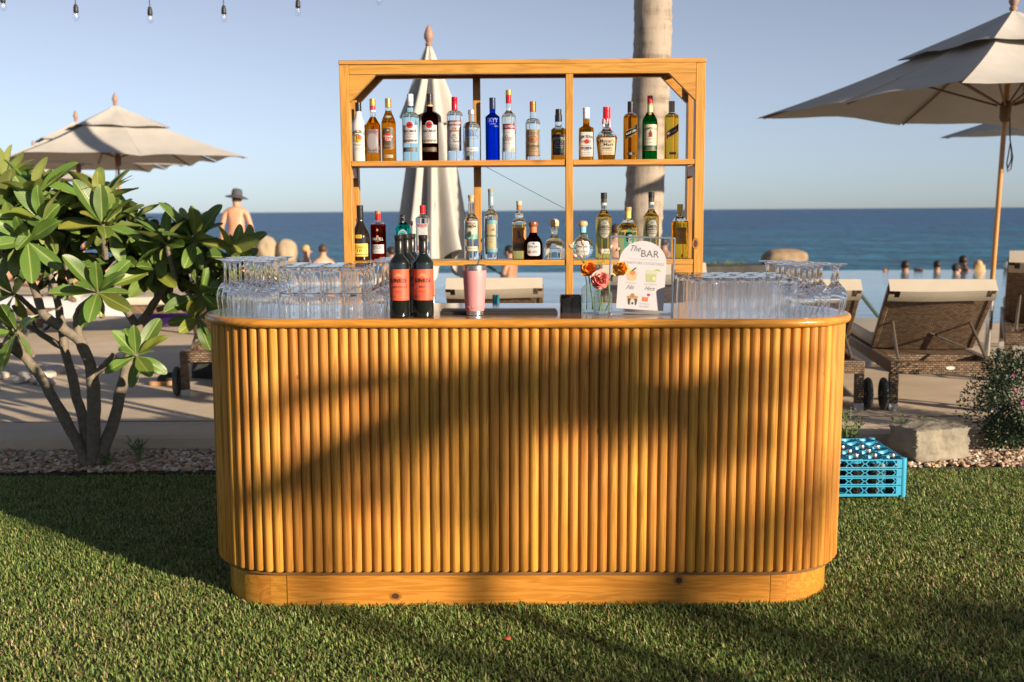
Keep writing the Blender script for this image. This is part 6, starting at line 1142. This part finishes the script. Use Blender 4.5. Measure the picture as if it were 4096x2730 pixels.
o = obj('towel', MB().grid(lambda u, v: (-.8 + 1.6*u, -.34 + .68*v, .455 + .012*math.sin(9*u)*math.cos(5*v) - (.22*max(0, abs(v - .5)*2 - .78)/.22)), 24, 12), mat('white_towel', (.45, .45, .47), .9, bump=.3, bscale=90), loc=(lx.x - .1, 11.9, DECK_Z), smooth=70); tag(o, 'white towel spread under the sunbather', 'towel')
# ------------------------------------------------------------------ blue bottle crate
CB = mat('cyan_plastic', (.045, .33, .52), .42, var=.08, vscale=6)
c0 = gz(3622, 1990, .0); cxr = c0.x; cy0 = c0.y; WC = .50; HC = .202
crate = thing('bottle_crate', 'turquoise plastic rack crate of bottles on the lawn at the end of the bar', 'crate', (cxr - WC, cy0, 0))
tiers = [(.012, .060), (.064, .104), (.108, .148), (.152, .196)]
def lattice(z0, z1, L, d0, d1):
    """honeycomb strip between two rails, x along, between depth d0 and d1"""
    mb = MB(); h = z1 - z0 - .012; zc = (z0 + z1)/2; n = 5; pw_ = (L - .10)/n; r = h/2; t_ = .0022
    mb.box(.0, L, d0, d1, z0, z0 + .006); mb.box(.0, L, d0, d1, z1 - .006, z1); mb.box(0, .05, d0, d1, z0 + .006, z1 - .006); mb.box(L - .05, L, d0, d1, z0 + .006, z1 - .006)
    def bar(x0, za, x1, zb):
        dx, dz = x1 - x0, zb - za; l = math.hypot(dx, dz); nx, nz = -dz/l*t_, dx/l*t_
        mb.prism([(x0 - nx, za - nz), (x1 - nx, zb - nz), (x1 + nx, zb + nz), (x0 + nx, za + nz)], d0 + .001, d1 - .001)
    for i in range(n):
        xc = .05 + pw_*(i + .5); a = pw_*.28; b_ = pw_*.45
        bar(xc - b_, zc, xc - a, zc + r); bar(xc - b_, zc, xc - a, zc - r); bar(xc + b_, zc, xc + a, zc + r); bar(xc + b_, zc, xc + a, zc - r)
        if i < n - 1: bar(xc + b_, zc, xc + pw_ - b_, zc)
    return mb
for z0, z1 in tiers:
    obj('front_lattice', lattice(z0, z1, WC, 0, .004), CB, crate, smooth=0); obj('back_lattice', lattice(z0, z1, WC, WC - .004, WC), CB, crate, smooth=0)
    for xx in (0, WC): obj('side_lattice', lattice(z0, z1, WC - .010, 0, .004).xf(Tr(xx + (.004 if xx == 0 else 0), .005, 0) @ Rz(PI/2)), CB, crate, smooth=0)
for xx in (0., WC): 
    for yy in (0., WC): obj('corner_post', MB().lathe([(.016, 0), (.018, .004), (.018, HC - .002), (.016, HC)], 10, (xx + (.014 if xx == 0 else -.014), yy + (.014 if yy == 0 else -.014), 0)), CB, crate)
gr = MB(); n = 5; cw = WC/n
for i in range(1, n): gr.box(i*cw - .0015, i*cw + .0015, .006, WC - .006, HC - .03, HC - .006); gr.box(.006, WC - .006, i*cw - .0015, i*cw + .0015, HC - .031, HC - .007)
for i in range(n):
    for j in range(n): gr.lathe([(.037, HC - .030), (.041, HC - .010), (.044, HC - .005), (.041, HC - .006)], 14, (cw*(i + .5), cw*(j + .5), 0), close=False)
obj('top_grid', gr, CB, crate, smooth=30); obj('floor_panel', MB().box(.006, WC - .006, .006, WC - .006, .004, .010), CB, crate)
GB = mat('dark_bottle_glass', (.02, .02, .016), .08, coat=.4); SCAP = mat('silver_screw_cap', (.62, .60, .57), .3, .9)
bproto = None
for (i, j) in ((4, 0), (3, 0), (2, 0), (3, 1), (2, 1), (3, 2), (2, 2), (2, 3), (1, 3), (4, 2), (1, 4), (2, 4), (1, 1), (0, 2)):
    x, y = cw*(i + .5) + J(.006) - (.012 if i == 4 else 0), cw*(j + .5) + J(.006)
    if bproto is None:
        b = thing('soda_bottle', 'small mixer bottle with silver screw cap standing in the turquoise crate', 'bottle', (cxr - WC + x, cy0 + y, .0105), 'bottles in the crate'); obj('glass', MB().lathe([(.024, 0), (.027, .003), (.027, .11), (.024, .13), (.013, .165), (.012, .192)], 16), GB, b); obj('cap', MB().lathe([(.0135, .187), (.0142, .189), (.0142, .201), (.013, .204)], 16), SCAP, b); bproto = b
    else: dup(bproto, None, loc=(cxr - WC + x, cy0 + y, .0105), label='silver-capped bottle in the turquoise crate, %s row, %s from the rock side' % (ORD[j], ORD2[4 - i]))

# ------------------------------------------------------------------ rocks
def rock(name, label, loc, sx, sy, sz, seed, m, box=.0, sub=4, rough=.12, cat='rock', group=None, rz=0.):
    from mathutils import noise as mn
    bm = bmesh.new(); bmesh.ops.create_icosphere(bm, subdivisions=sub, radius=1); off = Vector((seed*7.3, seed*3.1, seed*1.7))
    for v in bm.verts:
        p = v.co.copy()
        if box: e = 1/(1 + box*4); q = Vector([math.copysign(abs(a)**e, a) for a in p]); mxn = max(abs(a) for a in p); p = p.lerp(p/mxn, box)
        n = mn.fractal(p*1.3 + off, 1.0, 2.0, 4); n2 = mn.fractal(p*6 + off, 1.0, 2.0, 3)
        p *= 1 + rough*n + rough*.25*n2; v.co = Vector((p.x*sx, p.y*sy, max(p.z, -.75)*sz))
    bm.verts.index_update(); mb = MB().add([v.co[:] for v in bm.verts], [tuple(v.index for v in f.verts) for f in bm.faces]); bm.free()
    o = obj(name, mb, m, loc=loc, smooth=38); o.rotation_euler = (0, 0, rz); tag(o, label, cat, group); return o
LIME = mat('limestone', (.27, .235, .18), .9, var=.25, vscale=7, bump=.7, bscale=40, col2=(.16, .14, .11)); BOUL = mat('sandy_boulder', (.38, .30, .20), .9, var=.2, vscale=4, bump=.5, bscale=20, col2=(.25, .19, .12)); DBOUL = mat('brown_boulder', (.26, .18, .11), .9, var=.25, vscale=5, bump=.5, bscale=18)
RY = 6.10
rk = rock('limestone_block', 'squared pale limestone rock in the gravel behind the turquoise crate', (at(3712, 1780, RY).x, RY, .085), .195, .14, .105, 3, LIME, .86, 5, .11, rz=.3)
rock('boulder', 'round sandy boulder near the walking man, the one beside the shrub leaves', (at(1065, 1000, 30).x, 30, DECK_Z + .30), .33, .33, .40, 5, BOUL, 0, 4, .08, 'boulder')
rock('boulder', 'round sandy boulder near the walking man, the one beside the children in the pool', (at(1146, 1000, 30).x, 30, DECK_Z + .26), .31, .33, .36, 6, BOUL, 0, 4, .08, 'boulder')
LW = 20.6; x0, x1 = at(2795, 1080, LW).x, at(3290, 1080, LW).x
o = obj('pool_ledge', MB().box(x0, x1, LW, LW + .6, -.9, at(2900, 1062, LW).z, .02), mat('dark_wet_stone', (.045, .042, .036), .7, var=.4, vscale=4, bump=.5, bscale=15)); tag(o, 'low dark stone ledge rising from the pool to the side of the shelf', 'wall')
lz = at(2900, 1062, LW).z
rock('boulder', 'wide brown boulder on the dark ledge beyond the goblets', (at(3155, 1040, LW).x, LW + .3, lz + .10), .46, .3, .20, 8, DBOUL, .2, 4, .10, 'boulder')
me = blades('sedge', x0, x0 + 1.0, LW + .05, LW + .5, 160, .06, .16, .008, lz); me.materials.append(M_blade); tag(link('ledge_grass', me), 'dark tufts of grass on the stone ledge in the pool', 'grass', kind='stuff')
for i in range(14):
    q = gz(random.uniform(-60, 250), random.uniform(1490, 1575), DECK_Z); rock('flat_stone', 'flat pale stone in the cluster on the deck beside the shrub stems', (q.x, q.y, DECK_Z + .03), random.uniform(.06, .11), random.uniform(.05, .08), random.uniform(.03, .05), 20 + i, mat('bleached_stone', (.44, .40, .35), .85, var=.12, vscale=8, bump=.4), .3, 2, .15, 'stone', 'flat stones on the deck', random.uniform(0, 3))

# ------------------------------------------------------------------ bushes and small plants
def leafy(n, cx, cy, cz, rx, ry, rz, L, W, seed, m, clump=0):
    r = np.random.default_rng(seed); d = r.normal(size=(n, 3)); d /= np.linalg.norm(d, axis=1)[:, None]; rad = r.uniform(.35, 1, n)**.5
    lump = 1 + .28*np.sin(d[:, 0]*5 + seed)*np.sin(d[:, 1]*4 + 1)*np.sin(d[:, 2]*5) + .12*np.sin(d[:, 0]*13)*np.cos(d[:, 2]*11)
    p = d*(rad*lump)[:, None]*np.array([rx, ry, rz]) + np.array([cx, cy, cz]); 
    ax = d + r.normal(size=(n, 3))*.7 + np.array([0, 0, .3]); ax /= np.linalg.norm(ax, axis=1)[:, None]; sd_ = np.cross(ax, r.normal(size=(n, 3))); sd_ /= np.linalg.norm(sd_, axis=1)[:, None]
    l = L*r.uniform(.6, 1.3, n)[:, None]; w_ = W*r.uniform(.7, 1.2, n)[:, None]; V = np.stack([p, p + ax*l*.45 + sd_*w_*.5, p + ax*l, p + ax*l*.45 - sd_*w_*.5], 1)
    mb = MB(); mb.v = [tuple(q) for q in V.reshape(-1, 3)]; mb.f = [(4*i, 4*i+1, 4*i+2, 4*i+3) for i in range(n)]; return mb
BUSH = mat('dark_bush_leaf', (.020, .042, .016), .5, var=.45, vscale=9); SPRIG = mat('sprig_leaf', (.075, .12, .025), .5, var=.3, vscale=20); SUCC = mat('pale_succulent', (.26, .33, .14), .5, var=.2, vscale=30)
bx = at(4160, 1600, 6.3).x
t = thing('flowering_bush', 'dense dark green bush with a few magenta flowers at the edge of the bed', 'bush', (bx, 6.32, 0)); obj('crown', leafy(12000, 0, 0, .33, .40, .34, .31, .022, .011, 3, BUSH), BUSH, t, smooth=0); obj('crown', leafy(1800, -.24, -.1, .13, .13, .12, .12, .022, .011, 4, BUSH), BUSH, t, smooth=0)
st = MB()
for i in range(14): a = i*2.4; st.tube([(0, 0, -.02), (.14*math.cos(a), .14*math.sin(a), .22), (.27*math.cos(a), .25*math.sin(a), .42 + .12*math.sin(i))], [.010, .007, .003], 5)
obj('stems', st, PB, t)
for i in range(4):
    a = 2.6 + i*.5; fl = MB()
    for q in range(5): fl.add([(0, 0, 0), (.010*math.cos(q*1.26), .010*math.sin(q*1.26), .004), (.009*math.cos(q*1.26 + .9), .009*math.sin(q*1.26 + .9), .004)], [(0, 1, 2)])
    obj('flower', fl, flat((.42, .03, .26), .6), t, M=Tr(.30*math.cos(a), -.30 + .05*math.sin(a*3), .40 + .10*math.sin(i*1.9)) @ Rx(PI/2 + J(.4)) @ Ry(J(.5)))
def sprig(name, label, px, py, Y, n, h, spread, L, W, m, z0=0., seed=1, group=None):
    r = random.Random(seed); c = at(px, py, Y); t = thing(name, label, 'plant', (c.x, Y, z0), group); lf = MB(); stv = MB()
    for i in range(n):
        a = r.uniform(0, 6.28); s = r.uniform(.3, 1)*spread; hh = h*r.uniform(.55, 1.0); tip = Vector((s*math.cos(a), s*math.sin(a)*.7, hh)); stv.tube([(0, 0, -.01), tip*.5 + Vector((0, 0, hh*.12)), tip], [.004, .003, .0015], 5)
        k_ = 5 + int(hh*12)
        for q in range(k_):
            f = .3 + .7*q/k_; p = tip*f + Vector((0, 0, hh*.24*f*(1 - f))); az = q*2.4 + i; d = Vector((math.cos(az), math.sin(az), r.uniform(.2, 1.0))).normalized(); sd2 = d.cross(Vector((0, 0, 1))).normalized(); l = L*r.uniform(.7, 1.2)
            lf.add([p, p + d*l*.5 + sd2*W*.5, p + d*l, p + d*l*.5 - sd2*W*.5], [(0, 1, 2, 3)])
    obj('leaves', lf, m, t, smooth=0); obj('stems', stv, STEM, t); return t
sprig('seedling', 'little leafy seedling poking up behind the limestone rock', 3650, 1700, 6.32, 7, .22, .13, .045, .022, SPRIG, 0, 2)
sprig('seedling', 'small bushy seedling beside the end of the bar above the crate', 3398, 1700, 6.25, 10, .30, .10, .035, .018, SPRIG, 0, 5)
sprig('seedling', 'spiky seedling in the gravel between shrub and bar', 560, 1830, 6.12, 9, .13, .08, .07, .010, SPRIG, 0, 7)
sprig('seedling', 'low weed by the foot of the shrub', 440, 1850, 6.0, 8, .09, .07, .05, .010, SPRIG, 0, 9)
zt = at(2080, 1196, 6.15).z
t = sprig('succulent', 'pale green succulent whose tips show above the bar mat', 2075, 1300, 6.15, 26, zt, .22, .03, .018, SUCC, 0, 11)
t2 = sprig('succulent', 'pale green succulent with lower tips toward the shelf upright', 2190, 1300, 6.2, 14, zt - .04, .13, .03, .018, SUCC, 0, 13)

bx2 = Vector((1.36, 3.98, .10)) + SUN*3.4  # added bush out of view, shaped to throw the dark band on the lawn
t = thing('flowering_bush', 'unseen dark green bush added to cast a shadow band on the lawn', 'bush', (bx2.x, bx2.y, -.03)); obj('crown', leafy(5000, 0, 0, .50, .22, .22, .30, .022, .011, 6, BUSH), BUSH, t, smooth=0); obj('stems', st, PB, t)
# ------------------------------------------------------------------ string lights
BY_ = 8.0; bl = [(14, 45), (306, 85), (602, 95), (897, 90), (1193, 65), (1516, 20)]
t = thing('string_lights', 'string of clear bulbs in black sockets hanging against the sky', 'string lights', at(800, -60, BY_)); o0 = t.location.copy()
cab = []; xs = [-900, -600, -280] + [b[0] for b in bl] + [1820, 2130, 2450, 2800]
def cabY(x): return -18 - (x - 640)**2*7.5e-5
for x in range(-1000, 3000, 100): cab.append(at(x, cabY(x) - 14, BY_) - o0)
obj('cable', MB().tube(cab, .004, 6), BLKP, t); BULB = thin_glass('bulb_glass', (.97, .98, 1.))
for (x, yb) in bl:
    p = at(x, yb, BY_) - o0; cz = (at(x, cabY(x) - 14, BY_) - o0).z
    obj('socket', MB().lathe([(.0035, cz - p.z), (.0035, .122), (.011, .118), (.0165, .100), (.0185, .078), (.0185, .062), (.0165, .058)], 14), BLKP, t, loc=p)
    b = obj('bulb', MB().lathe([(.013, .060), (.015, .050), (.0225, .030), (.0225, .020), (.017, .006), (.006, .0005), (.0005, 0)], 18), BULB, t, loc=p); obj('filament', MB().tube([(-.004, 0, .055), (-.007, 0, .028), (0, 0, .032), (.007, 0, .028), (.004, 0, .055)], .0008, 5), flat((.5, .4, .3), .4, .8), b)

# ------------------------------------------------------------------ odds and ends on the deck
def torus(R, r, a0, a1, n=20, m=10):
    return MB().grid(lambda u, v: ((R + r*math.cos(2*PI*v))*math.cos(a0 + (a1 - a0)*u), (R + r*math.cos(2*PI*v))*math.sin(a0 + (a1 - a0)*u), r*.85*math.sin(2*PI*v)), n, m)
fp = gz(665, 1300, DECK_Z); t = thing('swim_ring', 'purple and pale blue inflatable swim ring on the deck behind the shrub', 'swim ring', (fp.x, fp.y, DECK_Z + .125))
obj('ring_panel', torus(.27, .14, -1.9, 1.6), mat('purple_vinyl', (.13, .06, .42), .3), t); obj('ring_panel', torus(.27, .14, 1.6, 3.1, 12), mat('aqua_vinyl', (.10, .38, .50), .3), t); obj('ring_panel', torus(.27, .14, 3.1, 4.383, 10), mat('grey_vinyl', (.42, .48, .56), .3), t)
sp_ = gz(662, 1540, DECK_Z); t = thing('shoe', 'black slip-on shoe with tan sole beside the lounger wheel', 'shoe', (sp_.x, sp_.y, DECK_Z))
def shoe_out(s): return [(s*.045*math.cos(a)*(1 + .15*math.sin(a)), s*.125*math.sin(a)) for a in [2*PI*k/20 for k in range(20)]]
o1 = shoe_out(1); mb = MB(); mb.add([(x, y, 0.001) for x, y in o1] + [(x, y, .035) for x, y in o1], [tuple(range(20))[::-1], tuple(range(20, 40))] + [(i, (i+1) % 20, (i+1) % 20 + 20, i + 20) for i in range(20)]); s1 = obj('sole', mb, flat((.42, .22, .10), .7), t); s2 = obj('upper', MB().ball((0, .03, .05), .042, .095, .05), flat((.02, .02, .022), .7), t)
t.rotation_euler = (0, 0, -1.2)
q = gz(800, 1520, DECK_Z); rock('beach_bag', 'dark slumped cloth bag under the lounger by the bar', (q.x + .1, q.y + .15, DECK_Z + .07), .20, .12, .09, 41, mat('dark_bag_cloth', (.03, .035, .03), .9, var=.4, vscale=10), .4, 3, .25, 'bag')
LINE_BAR = mat('green_line_bar', (.045, .085, .075), .4, .3)  # bars added to stand in for dark diagonal lines inside the pool
for lab, a, b_ in (('dark green bar added for a pool line behind the lounger by the goblets', (3440, 1175), (3545, 1308)), ('dark green bar added for a pool line behind the lounger by the pink tumbler', (1940, 1058), (2030, 1112))):
    A_ = at(*a, 12.0); B_ = gz(*b_, PZ - .05); o = obj('pool_line_bar', MB().tube([(A_.x - .25, A_.y - .3, DECK_Z - .02), A_ + Vector((-.25, -.25, -.1)), A_ + Vector((-.15, -.1, .02)), A_, B_, B_ + (B_ - A_)*.4], .022, 10), LINE_BAR, smooth=60); tag(o, lab, 'pool line')
# wine bottle with teal capsule on the bar's rear work shelf
obj('work_shelf', MB().box(-.9, .9, BAR_R - .02, BAR_R + .24, .775, .795, .002), W_XS, bar)
q = at(1984, 1225, 4.56); k = 1.; B = Bot(.30, .037, .62, .76, .38, 'S'); zsh = (BAR @ Vector((0, 0, .796))).z
make_bottle('wine_bottle', 'bottle behind the counter with only its teal capsule showing over the mat', (q.x, 4.56, zsh), B, 1., BLKG, caps=[(.245, .30, 1.08, S(20, 100, 120))])
obj('stone_chip', MB().ball((0, 0, 0), .012, .012, .004, 8, 5), flat((.55, .08, .06), .6), loc=gz(2030, 2553, .03)); tag(bpy.data.objects['stone_chip'], 'tiny red petal lying on the grass in front of the bar', 'petal'); bpy.data.objects['stone_chip'].name = 'fallen_petal'
# knots in the pine: two on the plinth, one on the shelf post
def knot(px, py, Y, rx, rz_, parent, M0):
    p = M0.inverted() @ at(px, py, Y)
    k1 = obj('knot', MB().lathe([(.001, -.0004), (1, 0)], 20).xf(Tr(p.x, p.y - .0006, p.z) @ Rx(PI/2) @ Matrix.Diagonal((rx*1.7, rz_*1.6, 1, 1))), mat('knot_halo', (.30, .115, .016), .5, var=.3, vscale=60), parent)
    obj('knot_heart', MB().lathe([(.001, -.0004), (1, 0)], 20).xf(Tr(p.x, p.y - .0012, p.z) @ Rx(PI/2) @ Matrix.Diagonal((rx, rz_, 1, 1))), mat('knot_dark', (.055, .018, .006), .6, var=.4, vscale=80), k1)
yf = BY - PR
knot(2716, 2322, yf, .013, .012, bar, BAR); knot(1582, 2385, yf, .014, .011, bar, BAR); knot(2782, 975, SY0, .009, .017, sh, Matrix())
